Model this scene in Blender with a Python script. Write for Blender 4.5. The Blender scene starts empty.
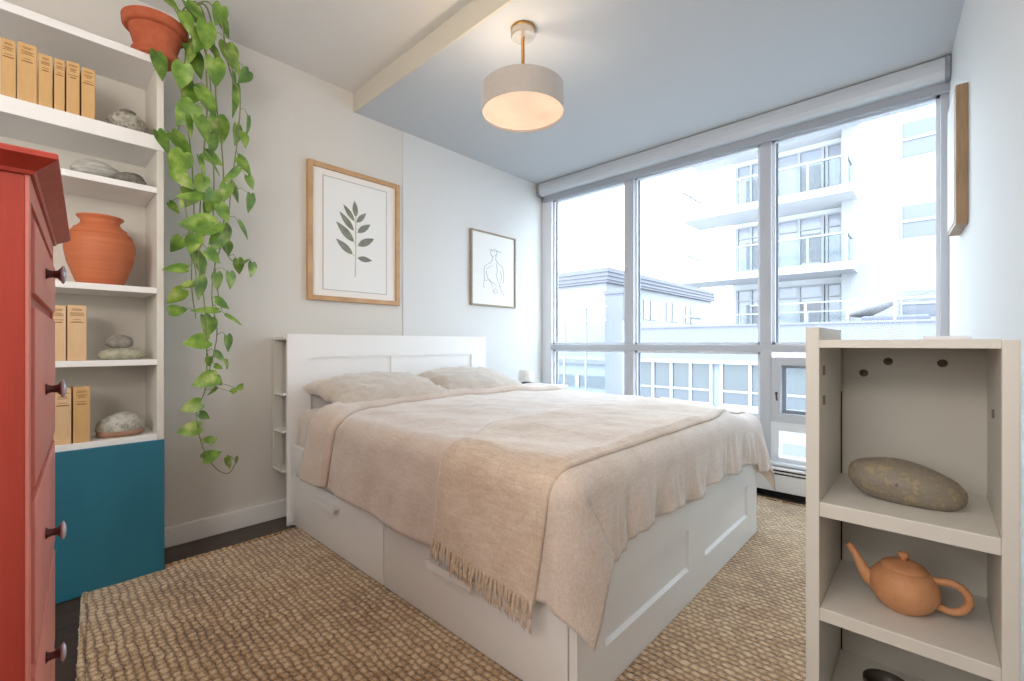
import bpy, bmesh, math, random
import numpy as np
from mathutils import Vector, Matrix, Euler, noise as mnoise

scn = bpy.context.scene
COL = scn.collection
PI = math.pi
random.seed(7)

# ------------------------------------------------------------------ helpers
def lin(h):
    h = h.lstrip('#')
    o = []
    for i in (0, 2, 4):
        c = int(h[i:i+2], 16) / 255
        o.append(c / 12.92 if c <= .04045 else ((c + .055) / 1.055) ** 2.4)
    return (o[0], o[1], o[2], 1)

class MB:
    """collects boxes, tubes, lathes and grids; build() links ONE mesh object"""
    def __init__(s): s.v = []; s.f = []
    def add(s, v, f):
        n = len(s.v); s.v += [tuple(p) for p in v]; s.f += [tuple(i + n for i in q) for q in f]; return s
    def box(s, x0, x1, y0, y1, z0, z1, bev=0.0, M=None):
        if bev <= 0:
            v = [(x, y, z) for x in (x0, x1) for y in (y0, y1) for z in (z0, z1)]
            f = [(0, 1, 3, 2), (4, 6, 7, 5), (0, 4, 5, 1), (2, 3, 7, 6), (0, 2, 6, 4), (1, 5, 7, 3)]
        else:
            bm = bmesh.new(); bmesh.ops.create_cube(bm, size=1)
            for q in bm.verts:
                q.co = ((x0 + x1) / 2 + q.co.x * (x1 - x0), (y0 + y1) / 2 + q.co.y * (y1 - y0), (z0 + z1) / 2 + q.co.z * (z1 - z0))
            b = min(bev, .45 * min(abs(x1 - x0), abs(y1 - y0), abs(z1 - z0)))
            bmesh.ops.bevel(bm, geom=bm.edges[:], offset=b, segments=2, affect='EDGES', profile=.5)
            bm.verts.index_update()
            v = [tuple(q.co) for q in bm.verts]; f = [tuple(q.index for q in p.verts) for p in bm.faces]; bm.free()
        if M is not None: v = [tuple(M @ Vector(p)) for p in v]
        return s.add(v, f)
    def tube(s, pts, r, n=8, cap=True):
        pts = [Vector(p) for p in pts]; m = len(pts)
        rs = r if isinstance(r, (list, tuple)) else [r] * m
        v = []; f = []
        t0 = (pts[1] - pts[0]).normalized()
        up = Vector((0, 0, 1)) if abs(t0.z) < .9 else Vector((1, 0, 0))
        nx = t0.cross(up).normalized()
        for i, p in enumerate(pts):
            t = (pts[min(i + 1, m - 1)] - pts[max(i - 1, 0)])
            t = t.normalized() if t.length > 1e-9 else t0
            nx = (nx - t * nx.dot(t)); nx = nx.normalized() if nx.length > 1e-6 else t.orthogonal().normalized()
            ny = t.cross(nx)
            for k in range(n):
                a = 2 * PI * k / n
                v.append(tuple(p + (nx * math.cos(a) + ny * math.sin(a)) * rs[i]))
        for i in range(m - 1):
            for k in range(n):
                k2 = (k + 1) % n
                f.append((i * n + k, i * n + k2, (i + 1) * n + k2, (i + 1) * n + k))
        if cap:
            f.append(tuple(range(n - 1, -1, -1))); f.append(tuple((m - 1) * n + k for k in range(n)))
        return s.add(v, f)
    def lathe(s, prof, c=(0, 0, 0), n=40, M=None):
        v = []; f = []
        for (r, z) in prof:
            for k in range(n):
                a = 2 * PI * k / n
                v.append((c[0] + r * math.cos(a), c[1] + r * math.sin(a), c[2] + z))
        for i in range(len(prof) - 1):
            for k in range(n):
                k2 = (k + 1) % n
                f.append((i * n + k, i * n + k2, (i + 1) * n + k2, (i + 1) * n + k))
        closed = prof[0] == prof[-1]
        if prof[0][0] > 1e-5 and not closed: f.append(tuple(range(n - 1, -1, -1)))
        if prof[-1][0] > 1e-5 and not closed: f.append(tuple((len(prof) - 1) * n + k for k in range(n)))
        if M is not None: v = [tuple(M @ Vector(p)) for p in v]
        return s.add(v, f)
    def grid(s, fn, us, vs):
        v = [fn(a, b) for b in vs for a in us]; nu = len(us)
        f = [(j * nu + i, j * nu + i + 1, (j + 1) * nu + i + 1, (j + 1) * nu + i) for j in range(len(vs) - 1) for i in range(nu - 1)]
        return s.add(v, f)
    def build(s, name, m, parent=None, smooth=False, angle=None):
        me = bpy.data.meshes.new(name); me.from_pydata(s.v, [], s.f); me.update()
        bm = bmesh.new(); bm.from_mesh(me)
        bmesh.ops.remove_doubles(bm, verts=bm.verts[:], dist=1e-6)
        bmesh.ops.recalc_face_normals(bm, faces=bm.faces[:]); bm.to_mesh(me); bm.free()
        me.materials.append(m)
        if smooth or angle:
            me.polygons.foreach_set('use_smooth', [True] * len(me.polygons))
            if angle:
                me.set_sharp_from_angle(angle=math.radians(angle))
        o = bpy.data.objects.new(name, me); COL.objects.link(o)
        if parent is not None:
            o.parent = parent
            o.matrix_parent_inverse = Matrix.Translation(parent.location).inverted() if parent.type == 'EMPTY' and parent.get('_abs') else Matrix.Identity(4)
        return o

def tag(o, label, cat, group=None):
    o['label'] = label; o['category'] = cat
    if group: o['group'] = group
    return o
def struct(o):
    o['kind'] = 'structure'; return o
def thing(name, label, cat, loc=(0, 0, 0), rotz=0, group=None):
    """Empty at the thing's base; its parts are modelled in the thing's own space"""
    o = bpy.data.objects.new(name, None); COL.objects.link(o)
    o.empty_display_size = .05
    o.location = loc; o.rotation_euler = (0, 0, rotz)
    return tag(o, label, cat, group)
def sbox(name, m, *a, **k):
    return struct(MB().box(*a, **k).build(name, m))
def dup(root, loc=None, rot=None, label=None, group=None, scale=None):
    r = root.copy(); COL.objects.link(r)
    if loc is not None: r.location = loc
    if rot is not None: r.rotation_euler = rot
    if scale is not None: r.scale = scale
    if label: r['label'] = label
    if group: r['group'] = group
    for ch in root.children:
        c = ch.copy(); COL.objects.link(c); c.parent = r
        for g in ch.children:
            d = g.copy(); COL.objects.link(d); d.parent = c
    return r

def nz(x, y, z=0.0): return mnoise.noise(Vector((x, y, z)))

# ------------------------------------------------------------------ materials
def newmat(name):
    m = bpy.data.materials.new(name); m.use_nodes = True
    nt = m.node_tree; bs = nt.nodes['Principled BSDF']
    return m, nt, bs
def N(nt, t, **kw):
    n = nt.nodes.new(t)
    for k, v in kw.items(): setattr(n, k, v)
    return n
def paint(name, col, rough=.5, var=.04, scale=6, bump=.0, bscale=80, metal=0, spec=.5):
    """plain painted surface with slight procedural unevenness"""
    m, nt, bs = newmat(name); L = nt.links
    tc = N(nt, 'ShaderNodeTexCoord'); no = N(nt, 'ShaderNodeTexNoise'); no.inputs['Scale'].default_value = scale; no.inputs['Detail'].default_value = 4
    L.new(tc.outputs['Object'], no.inputs['Vector'])
    mx = N(nt, 'ShaderNodeMixRGB'); c = lin(col)
    mx.inputs[1].default_value = tuple(x * (1 - var) for x in c[:3]) + (1,)
    mx.inputs[2].default_value = tuple(min(1, x * (1 + var)) for x in c[:3]) + (1,)
    L.new(no.outputs['Fac'], mx.inputs[0]); L.new(mx.outputs[0], bs.inputs['Base Color'])
    bs.inputs['Roughness'].default_value = rough; bs.inputs['Metallic'].default_value = metal
    bs.inputs['Specular IOR Level'].default_value = spec
    if bump:
        n2 = N(nt, 'ShaderNodeTexNoise'); n2.inputs['Scale'].default_value = bscale; n2.inputs['Detail'].default_value = 3
        L.new(tc.outputs['Object'], n2.inputs['Vector'])
        b = N(nt, 'ShaderNodeBump'); b.inputs['Strength'].default_value = bump; b.inputs['Distance'].default_value = .01
        L.new(n2.outputs['Fac'], b.inputs['Height']); L.new(b.outputs[0], bs.inputs['Normal'])
    return m
def grain(name, c1, c2, rough=.5, stretch=(40, 4, 40), bump=.1, scale=1.0):
    """streaky wood / brushed paint"""
    m, nt, bs = newmat(name); L = nt.links
    tc = N(nt, 'ShaderNodeTexCoord'); mp = N(nt, 'ShaderNodeMapping'); mp.inputs['Scale'].default_value = stretch
    no = N(nt, 'ShaderNodeTexNoise'); no.inputs['Scale'].default_value = scale; no.inputs['Detail'].default_value = 6; no.inputs['Roughness'].default_value = .65
    cr = N(nt, 'ShaderNodeValToRGB'); cr.color_ramp.elements[0].position = .3; cr.color_ramp.elements[1].position = .7
    cr.color_ramp.elements[0].color = lin(c1); cr.color_ramp.elements[1].color = lin(c2)
    L.new(tc.outputs['Object'], mp.inputs[0]); L.new(mp.outputs[0], no.inputs['Vector']); L.new(no.outputs['Fac'], cr.inputs[0]); L.new(cr.outputs[0], bs.inputs['Base Color'])
    bs.inputs['Roughness'].default_value = rough
    b = N(nt, 'ShaderNodeBump'); b.inputs['Strength'].default_value = bump; b.inputs['Distance'].default_value = .004
    L.new(no.outputs['Fac'], b.inputs['Height']); L.new(b.outputs[0], bs.inputs['Normal'])
    return m
def linen(name, c1, c2, scale=260, bump=.35, rough=.95, big=5):
    """woven cloth: crossed threads plus soft tonal drift"""
    m, nt, bs = newmat(name); L = nt.links
    tc = N(nt, 'ShaderNodeTexCoord')
    hs = []
    for st in ((1, .06, .35), (.06, 1, .35), (.35, .2, 1)):
        mp = N(nt, 'ShaderNodeMapping'); mp.inputs['Scale'].default_value = st
        n = N(nt, 'ShaderNodeTexNoise'); n.inputs['Scale'].default_value = scale; n.inputs['Detail'].default_value = 2
        L.new(tc.outputs['Object'], mp.inputs[0]); L.new(mp.outputs[0], n.inputs['Vector']); hs.append(n)
    a1 = N(nt, 'ShaderNodeMath', operation='ADD'); a2 = N(nt, 'ShaderNodeMath', operation='ADD'); d = N(nt, 'ShaderNodeMath', operation='DIVIDE'); d.inputs[1].default_value = 3
    L.new(hs[0].outputs['Fac'], a1.inputs[0]); L.new(hs[1].outputs['Fac'], a1.inputs[1]); L.new(a1.outputs[0], a2.inputs[0]); L.new(hs[2].outputs['Fac'], a2.inputs[1]); L.new(a2.outputs[0], d.inputs[0])
    bg = N(nt, 'ShaderNodeTexNoise'); bg.inputs['Scale'].default_value = big; bg.inputs['Detail'].default_value = 5
    L.new(tc.outputs['Object'], bg.inputs['Vector'])
    av = N(nt, 'ShaderNodeMath', operation='MULTIPLY_ADD'); av.inputs[1].default_value = .35
    L.new(bg.outputs['Fac'], av.inputs[0])
    mm = N(nt, 'ShaderNodeMath', operation='MULTIPLY'); mm.inputs[1].default_value = .65; L.new(d.outputs[0], mm.inputs[0]); L.new(mm.outputs[0], av.inputs[2])
    cr = N(nt, 'ShaderNodeValToRGB'); cr.color_ramp.elements[0].position = .38; cr.color_ramp.elements[1].position = .62
    cr.color_ramp.elements[0].color = lin(c1); cr.color_ramp.elements[1].color = lin(c2)
    L.new(av.outputs[0], cr.inputs[0]); L.new(cr.outputs[0], bs.inputs['Base Color'])
    bs.inputs['Roughness'].default_value = rough; bs.inputs['Specular IOR Level'].default_value = .15
    bs.inputs['Sheen Weight'].default_value = .6; bs.inputs['Sheen Roughness'].default_value = .55
    b = N(nt, 'ShaderNodeBump'); b.inputs['Strength'].default_value = bump; b.inputs['Distance'].default_value = .003
    L.new(d.outputs[0], b.inputs['Height'])
    b2 = N(nt, 'ShaderNodeBump'); b2.inputs['Strength'].default_value = .8; b2.inputs['Distance'].default_value = .02
    L.new(bg.outputs['Fac'], b2.inputs['Height']); L.new(b.outputs[0], b2.inputs['Normal']); L.new(b2.outputs[0], bs.inputs['Normal'])
    return m
def glass(name, tint='#f4fbff', k=.06):
    m = bpy.data.materials.new(name); m.use_nodes = True; nt = m.node_tree; nt.nodes.clear(); L = nt.links
    o = N(nt, 'ShaderNodeOutputMaterial'); mx = N(nt, 'ShaderNodeMixShader'); tr = N(nt, 'ShaderNodeBsdfTransparent'); gl = N(nt, 'ShaderNodeBsdfGlossy')
    tr.inputs[0].default_value = lin(tint); gl.inputs['Roughness'].default_value = .02
    fr = N(nt, 'ShaderNodeLayerWeight'); fr.inputs[0].default_value = .25
    ml = N(nt, 'ShaderNodeMath', operation='MULTIPLY'); ml.inputs[1].default_value = k * 4
    L.new(fr.outputs['Fresnel'], ml.inputs[0]); L.new(ml.outputs[0], mx.inputs[0]); L.new(tr.outputs[0], mx.inputs[1]); L.new(gl.outputs[0], mx.inputs[2]); L.new(mx.outputs[0], o.inputs[0])
    return m
def stone(name, cols, scale=18, rough=.7, bump=.25, stretch=(1, 1, 1)):
    m, nt, bs = newmat(name); L = nt.links
    tc = N(nt, 'ShaderNodeTexCoord'); mp = N(nt, 'ShaderNodeMapping'); mp.inputs['Scale'].default_value = stretch
    n = N(nt, 'ShaderNodeTexNoise'); n.inputs['Scale'].default_value = scale; n.inputs['Detail'].default_value = 8; n.inputs['Roughness'].default_value = .7
    cr = N(nt, 'ShaderNodeValToRGB'); e = cr.color_ramp.elements
    while len(e) < len(cols): e.new(.5)
    for i, c in enumerate(cols):
        e[i].position = .3 + .4 * i / (len(cols) - 1); e[i].color = lin(c)
    L.new(tc.outputs['Object'], mp.inputs[0]); L.new(mp.outputs[0], n.inputs['Vector']); L.new(n.outputs['Fac'], cr.inputs[0]); L.new(cr.outputs[0], bs.inputs['Base Color'])
    bs.inputs['Roughness'].default_value = rough
    b = N(nt, 'ShaderNodeBump'); b.inputs['Strength'].default_value = bump; b.inputs['Distance'].default_value = .004
    L.new(n.outputs['Fac'], b.inputs['Height']); L.new(b.outputs[0], bs.inputs['Normal'])
    return m

M = {}
M['wall'] = paint('wall_paint', '#d9d5cd', .75, .015, 2, .03, 120)
M['wall_white'] = paint('wall_paint_cool', '#dcdbd8', .75, .015, 2, .03, 120)
M['ceil'] = paint('ceiling_paint', '#dedbd6', .8, .01, 2)
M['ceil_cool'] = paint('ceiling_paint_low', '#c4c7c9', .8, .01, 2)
M['soffit'] = paint('soffit_paint', '#cfc8ba', .8, .02, 2)
M['trim'] = paint('trim_white', '#ecebe8', .4, .01)
M['white'] = paint('white_furniture', '#efeeec', .38, .012, 4)
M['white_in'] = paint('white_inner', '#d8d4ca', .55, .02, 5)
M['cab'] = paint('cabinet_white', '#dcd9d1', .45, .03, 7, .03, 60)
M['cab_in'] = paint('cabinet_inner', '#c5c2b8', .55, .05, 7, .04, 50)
M['gap'] = paint('dark_gap', '#15130f', .9, .02)
M['frame'] = paint('window_aluminium', '#c3c9d2', .45, .015)
M['frame_light'] = paint('window_vinyl', '#e6eaf0', .4, .01)  # pale frame parts; on mullion sides it paints in outside light
M['gasket'] = paint('gasket_grey', '#8d959f', .6, .02)
M['blind'] = paint('blind_fabric', '#aeb4bd', .8, .02, 8)
M['blind_box'] = paint('blind_cassette', '#c9cfd5', .4, .01)
M['darkmetal'] = paint('dark_metal', '#3a3430', .45, .05, metal=.3)
M['screw'] = paint('screw_steel', '#6f6a62', .35, .05, metal=.7)
M['teal'] = grain('teal_paint', '#21667b', '#2c7990', .42, (3, 3, 1.2), .05)
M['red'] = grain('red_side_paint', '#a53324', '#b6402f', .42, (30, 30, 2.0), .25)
M['red_lit'] = grain('red_front_lit', '#d5776a', '#dd877a', .36, (30, 30, 2.0), .1)  # paler copy of the red: window light on the front put into colour
M['oak'] = grain('oak_frame', '#b58b5f', '#d0a97c', .5, (6, 60, 6), .1)
M['oak3'] = grain('oak_dull_frame', '#8f7355', '#ab8d6b', .5, (6, 60, 6), .1)
M['oak2'] = grain('oak_thin_frame', '#8f7e6b', '#b3a28c', .5, (6, 6, 60), .1)
M['paper'] = paint('paper_white', '#efeeea', .8, .01)
M['mat'] = paint('mat_board', '#f1ebe4', .8, .01)
M['matline'] = paint('mat_bevel', '#b9bcb8', .8, .01)
M['ink'] = grain('botanical_ink', '#75766a', '#96978a', .85, (25, 25, 25), .0)
M['stemink'] = paint('botanical_stem', '#cfcab8', .85, .03)
M['pencil'] = paint('pencil_line', '#9a9c9d', .85, .05)
M['terra'] = grain('terracotta_vase', '#b5613a', '#c9744b', .6, (3, 3, 60), .15)
M['terra_pot'] = stone('terracotta_pot', ['#9c4a2c', '#b25a38', '#bf6b48'], 9, .8, .12)
M['tea'] = stone('teapot_clay', ['#c0845a', '#cd9468', '#d5a077'], 12, .6, .06)
M['soil'] = stone('soil', ['#1d130c', '#3a281a'], 60, .95, .6)
M['st_grey'] = stone('stone_grey', ['#5f5b55', '#8a857c', '#a09b92'], 30, .8)
M['st_band'] = stone('stone_banded', ['#6e6c66', '#a3a29b', '#c9c8c0'], 14, .8, .2, (1, 1, 6))
M['st_dark'] = stone('stone_dark', ['#3f3d37', '#6d6a60', '#8d897d'], 40, .8)
M['st_green'] = stone('stone_olive', ['#7d7c69', '#a3a28c', '#b9b7a2'], 30, .8)
M['st_big'] = stone('stone_mottled', ['#574e42', '#91867a', '#827c6e', '#a59273', '#9a9080'], 42, .55, .3)
M['st_lump'] = stone('stone_pale', ['#57574f', '#c9c7bd', '#8c8f80', '#dedbd2'], 16, .6)
M['st_base'] = stone('stone_brown', ['#8e6a54', '#b58e76'], 16, .7)
M['urn'] = stone('stone_urn', ['#4e4a42', '#8b867a', '#b7b3a6', '#5e5a50'], 44, .8, .08)
M['bowl'] = stone('dark_bowl', ['#332c26', '#4b4239'], 20, .5)
M['book'] = grain('book_cloth', '#c79d66', '#d9b27c', .75, (20, 20, 3), .1)
M['book_b'] = grain('book_cloth_pale', '#d3ae82', '#e2c19a', .75, (20, 20, 3), .1)
M['book_end'] = grain('book_cloth_side', '#b98950', '#caa06a', .75, (20, 20, 3), .1)
M['pages'] = paint('book_pages', '#e8d9bd', .9, .04, 60)
M['print'] = paint('spine_print', '#8a6438', .8, .05)
M['linen_duvet'] = linen('linen_duvet', '#cab7a8', '#e2d5ca')
M['linen_fold'] = linen('linen_fold', '#cdb9a9', '#dfcfc1')
M['linen_sheet'] = linen('linen_sheet', '#cbb7a8', '#dbcabb', 300, .15)
M['linen_pillow'] = linen('linen_pillow', '#bfb2a3', '#d8cdc1')
M['throw'] = linen('throw_weave', '#c3aa92', '#e0cfbd', 170, .8)
M['fringe'] = linen('throw_fringe', '#c0a488', '#d9c2a6', 200, .5)
M['shade'] = linen('lamp_shade_cloth', '#b4aca4', '#bfb8b1', 300, .1)
M['brass'] = paint('brass', '#b98d4e', .3, .03, metal=.9)
M['chrome'] = paint('brushed_canopy', '#d0c6b8', .25, .03, metal=.6)
M['porcelain'] = paint('knob_face', '#b9b2bf', .25, .04, metal=.3)
M['knobstem'] = paint('knob_stem', '#5a2f30', .35, .05, metal=.3)
M['glass'] = glass('window_glass')
M['glazing'] = glass('picture_glass', '#ffffff', .012)
M['lampglass'] = paint('lamp_white_glass', '#eceae6', .4, .01)
# outdoors
M['fac'] = paint('facade_white', '#777779', .8, .02, .4)
M['fac_lav'] = paint('facade_lavender', '#5b5b66', .8, .02, .4)
M['fac_blue'] = paint('facade_pale_blue', '#696c73', .8, .02, .4)
M['roof_grey'] = paint('roof_fascia', '#5a595f', .8, .03, .6)
M['slab'] = paint('balcony_concrete', '#a3a2a4', .8, .04, .8)
M['rail'] = paint('balcony_rail', '#707172', .5, .03)
M['railpane'] = glass('railing_glass', '#f7fafa', .03)
M['win_out'] = paint('window_dark', '#363b41', .15, .08, .7)
M['win_out2'] = paint('window_mid', '#4d4f56', .15, .08, .9)
M['curtain'] = paint('window_blind_out', '#636265', .8, .08, 4)
M['col_grey'] = paint('column_grey', '#5f5f6a', .8, .03, .8)
M['ground'] = paint('roof_gravel', '#606164', .9, .1, 3)
M['fac_recess'] = paint('facade_recess', '#a3a4a6', .8, .02, .4)  # facade white lightened to offset the shade under the balconies
M['win_recess'] = paint('window_recess', '#71737b', .15, .08, .9)  # window grey lightened because the recess lies in shade
M['win_low'] = paint('window_low', '#373c3f', .15, .12, .9)
M['cover'] = paint('canvas_cover', '#7a797a', .9, .06, 2)

# leaf: two-tone pothos
def leafmat():
    m, nt, bs = newmat('pothos_leaf'); L = nt.links
    tc = N(nt, 'ShaderNodeTexCoord'); n = N(nt, 'ShaderNodeTexNoise'); n.inputs['Scale'].default_value = 14; n.inputs['Detail'].default_value = 5
    cr = N(nt, 'ShaderNodeValToRGB'); e = cr.color_ramp.elements; e.new(.5); e.new(.68)
    for q, (p, c) in zip(e, ((.26, '#41611f'), (.42, '#5d842c'), (.56, '#80a13d'), (.72, '#bdc87c'))): q.position = p; q.color = lin(c)
    L.new(tc.outputs['Object'], n.inputs['Vector']); L.new(n.outputs['Fac'], cr.inputs[0]); L.new(cr.outputs[0], bs.inputs['Base Color'])
    bs.inputs['Roughness'].default_value = .38
    bs.inputs['Subsurface Weight'].default_value = 0
    return m
M['leaf'] = leafmat()
M['vine'] = paint('vine_stem', '#7d8a55', .6, .15, 30)

def rugmat():
    m, nt, bs = newmat('jute_weave'); L = nt.links
    tc = N(nt, 'ShaderNodeTexCoord')
    nd = N(nt, 'ShaderNodeTexNoise'); nd.inputs['Scale'].default_value = 13; nd.inputs['Detail'].default_value = 5
    L.new(tc.outputs['Object'], nd.inputs['Vector'])
    sb = N(nt, 'ShaderNodeVectorMath', operation='SUBTRACT'); sb.inputs[1].default_value = (.5, .5, .5); L.new(nd.outputs['Color'], sb.inputs[0])
    sc = N(nt, 'ShaderNodeVectorMath', operation='SCALE'); sc.inputs['Scale'].default_value = .034; L.new(sb.outputs[0], sc.inputs[0])
    ad = N(nt, 'ShaderNodeVectorMath', operation='ADD'); L.new(tc.outputs['Object'], ad.inputs[0]); L.new(sc.outputs[0], ad.inputs[1])
    sx = N(nt, 'ShaderNodeSeparateXYZ'); L.new(ad.outputs[0], sx.inputs[0])
    # braids run along Y (rows spaced in X), knots alternate along each braid
    def mth(op, a, b=None):
        q = N(nt, 'ShaderNodeMath', operation=op)
        for k, x in enumerate((a, b)):
            if x is None: continue
            if isinstance(x, (int, float)): q.inputs[k].default_value = x
            else: L.new(x, q.inputs[k])
        return q.outputs[0]
    xr = mth('DIVIDE', sx.outputs['X'], .0265); row = mth('FLOOR', xr); fx = mth('SUBTRACT', xr, row)
    yy = mth('ADD', mth('DIVIDE', sx.outputs['Y'], .031), mth('MULTIPLY', row, .5)); cel = mth('FLOOR', yy); fy = mth('SUBTRACT', yy, cel)
    def ridge(f):
        t = mth('SUBTRACT', mth('MULTIPLY', f, 2), 1); return mth('SUBTRACT', 1, mth('MULTIPLY', t, t))
    kn = mth('MULTIPLY', mth('POWER', ridge(fx), .75), mth('ADD', .46, mth('MULTIPLY', ridge(fy), .54)))
    cc = N(nt, 'ShaderNodeCombineXYZ'); L.new(row, cc.inputs[0]); L.new(cel, cc.inputs[1])
    wn = N(nt, 'ShaderNodeTexWhiteNoise'); L.new(cc.outputs[0], wn.inputs['Vector'])
    hgt = mth('MULTIPLY', kn, mth('ADD', .58, mth('MULTIPLY', wn.outputs['Value'], .42)))
    fib = N(nt, 'ShaderNodeTexNoise'); fib.inputs['Scale'].default_value = 190; fib.inputs['Detail'].default_value = 3
    mp = N(nt, 'ShaderNodeMapping'); mp.inputs['Scale'].default_value = (1, .35, 1); L.new(tc.outputs['Object'], mp.inputs[0]); L.new(mp.outputs[0], fib.inputs['Vector'])
    big = N(nt, 'ShaderNodeTexNoise'); big.inputs['Scale'].default_value = 3.2; big.inputs['Detail'].default_value = 4; L.new(tc.outputs['Object'], big.inputs['Vector'])
    s1 = N(nt, 'ShaderNodeMath', operation='MULTIPLY_ADD'); s1.inputs[1].default_value = .55
    L.new(hgt, s1.inputs[0])
    s2 = N(nt, 'ShaderNodeMath', operation='MULTIPLY_ADD'); s2.inputs[1].default_value = .60; L.new(fib.outputs['Fac'], s2.inputs[0])
    s3 = N(nt, 'ShaderNodeMath', operation='MULTIPLY'); s3.inputs[1].default_value = .35; L.new(big.outputs['Fac'], s3.inputs[0]); L.new(s3.outputs[0], s2.inputs[2]); L.new(s2.outputs[0], s1.inputs[2])
    cr = N(nt, 'ShaderNodeValToRGB'); e = cr.color_ramp.elements; e.new(.5); e.new(.7)
    for q, (p, c) in zip(e, ((.42, '#4a321b'), (.60, '#967048'), (.78, '#c39f72'), (.96, '#e2cba4'))): q.position = p; q.color = lin(c)
    L.new(s1.outputs[0], cr.inputs[0]); L.new(cr.outputs[0], bs.inputs['Base Color'])
    bs.inputs['Roughness'].default_value = .95; bs.inputs['Specular IOR Level'].default_value = .1
    bs.inputs['Sheen Weight'].default_value = .7; bs.inputs['Sheen Roughness'].default_value = .45
    b = N(nt, 'ShaderNodeBump'); b.inputs['Strength'].default_value = .9; b.inputs['Distance'].default_value = .012
    L.new(s1.outputs[0], b.inputs['Height']); L.new(b.outputs[0], bs.inputs['Normal'])
    return m
M['rug'] = rugmat()

def floormat():
    m, nt, bs = newmat('dark_plank_floor'); L = nt.links
    tc = N(nt, 'ShaderNodeTexCoord'); br = N(nt, 'ShaderNodeTexBrick'); br.inputs['Scale'].default_value = 1
    br.inputs['Brick Width'].default_value = 1.2; br.inputs['Row Height'].default_value = .13; br.inputs['Mortar Size'].default_value = .0015
    br.inputs['Color1'].default_value = lin('#4a3a30'); br.inputs['Color2'].default_value = lin('#3c2e26'); br.inputs['Mortar'].default_value = lin('#1c1410')
    L.new(tc.outputs['Object'], br.inputs['Vector'])
    mp = N(nt, 'ShaderNodeMapping'); mp.inputs['Scale'].default_value = (2, 40, 2); n = N(nt, 'ShaderNodeTexNoise'); n.inputs['Scale'].default_value = 2; n.inputs['Detail'].default_value = 6
    L.new(tc.outputs['Object'], mp.inputs[0]); L.new(mp.outputs[0], n.inputs['Vector'])
    mx = N(nt, 'ShaderNodeMixRGB', blend_type='OVERLAY'); mx.inputs[0].default_value = .5
    L.new(br.outputs['Color'], mx.inputs[1]); L.new(n.outputs['Fac'], mx.inputs[2]); L.new(mx.outputs[0], bs.inputs['Base Color'])
    bs.inputs['Roughness'].default_value = .4
    return m
M['floor'] = floormat()

# ------------------------------------------------------------------ room shell
YW = 3.05          # headboard wall
XW = 3.72          # window plane (room side)
def yr(x): return -.06 - .0694 * (XW - x)      # right wall, a few degrees out of square
ZH, ZL, XS = 2.90, 2.765, 1.60                # high ceiling, lowered ceiling, soffit face
sbox('floor', M['floor'], -1.5, 3.95, -.5, 3.2, -.12, 0)
sbox('wall_back', M['wall'], -1.6, 2.0, YW, YW + .15, 0, 3.0)
sbox('wall_back_window_side', M['wall_white'], 2.0, 3.95, YW - .005, YW + .15, 0, 3.0)
sbox('wall_left', M['wall'], -1.65, -1.5, -.6, 3.2, 0, 3.0)
ang = math.atan(.0694)
mb = MB(); mb.add([(XW + .25, yr(XW + .25), 0), (-1.6, yr(-1.6), 0), (-1.6, yr(-1.6) - .15, 0), (XW + .25, yr(XW + .25) - .15, 0),
                   (XW + .25, yr(XW + .25), 3), (-1.6, yr(-1.6), 3), (-1.6, yr(-1.6) - .15, 3), (XW + .25, yr(XW + .25) - .15, 3)],
                  [(0, 1, 5, 4), (2, 3, 7, 6), (0, 4, 7, 3), (1, 2, 6, 5), (0, 3, 2, 1), (4, 5, 6, 7)])
struct(mb.build('wall_right', M['wall_white']))
sbox('ceiling', M['ceil'], -1.6, 4.0, -.6, 3.2, ZH, 3.05)
sbox('ceiling_lowered', M['ceil_cool'], XS, 3.95, -.6, 3.2, ZL, ZH)
sbox('trim_1', M['soffit'], XS - .012, XS, -.6, YW, ZL - .004, ZH)       # face of the drop
sbox('baseboard_back', M['trim'], .40, 3.68, YW - .03, YW, 0, .108, bev=.004)

# ------------------------------------------------------------------ window wall
win = bpy.data.objects.new('window_1', None); COL.objects.link(win); struct(win)
XB = XW + .09
def wpart(name, m, *a, parent=win, **k):
    return MB().box(*a, **k).build(name, m, parent)
wpart('jamb', M['frame_light'], XW, XB + .02, 2.92, 3.05, .24, 2.75, bev=.004)
wpart('jamb', M['frame'], XW, XB + .02, -.12, -.022, .24, 2.75, bev=.004)
wpart('head_rail', M['frame'], XW, XB + .02, -.1, 3.05, 2.60, 2.765)
for (a, b) in ((1.985, 2.075), (.880, .955)):
    mu = wpart('mullion', M['frame'], XW, XW + .02, a, b, .246, 2.60, bev=.003)
    wpart('mullion_body', M['frame_light'], XW + .02, XB + .02, a, b, .246, 2.60, parent=mu)  # lighter than the cap: outside light on the sides put into colour
wpart('transom', M['frame'], XW - .006, XB, -.05, 2.93, 1.040, 1.092, bev=.004)
spans = ((2.075, 2.92), (.955, 1.985), (-.022, .880))
for i, (y0, y1) in enumerate(spans):
    # slim bright glazing beads round each upper pane
    mb = MB()
    for (a, b, c, d) in ((y0, y0 + .02, 1.092, 2.60), (y1 - .02, y1, 1.092, 2.60), (y0, y1, 1.092, 1.112), (y0, y1, 2.58, 2.60)):
        mb.box(XW + .03, XB, a, b, c, d)
    mb.build('glazing_bead', M['frame_light'], win)
    wpart('gasket', M['gasket'], XB - .035, XB - .021, y1 - .034, y1 - .02, 1.112, 2.58)
    wpart('pane', M['glass'], XB - .02, XB - .014, y0, y1, 1.10, 2.60)
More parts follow.
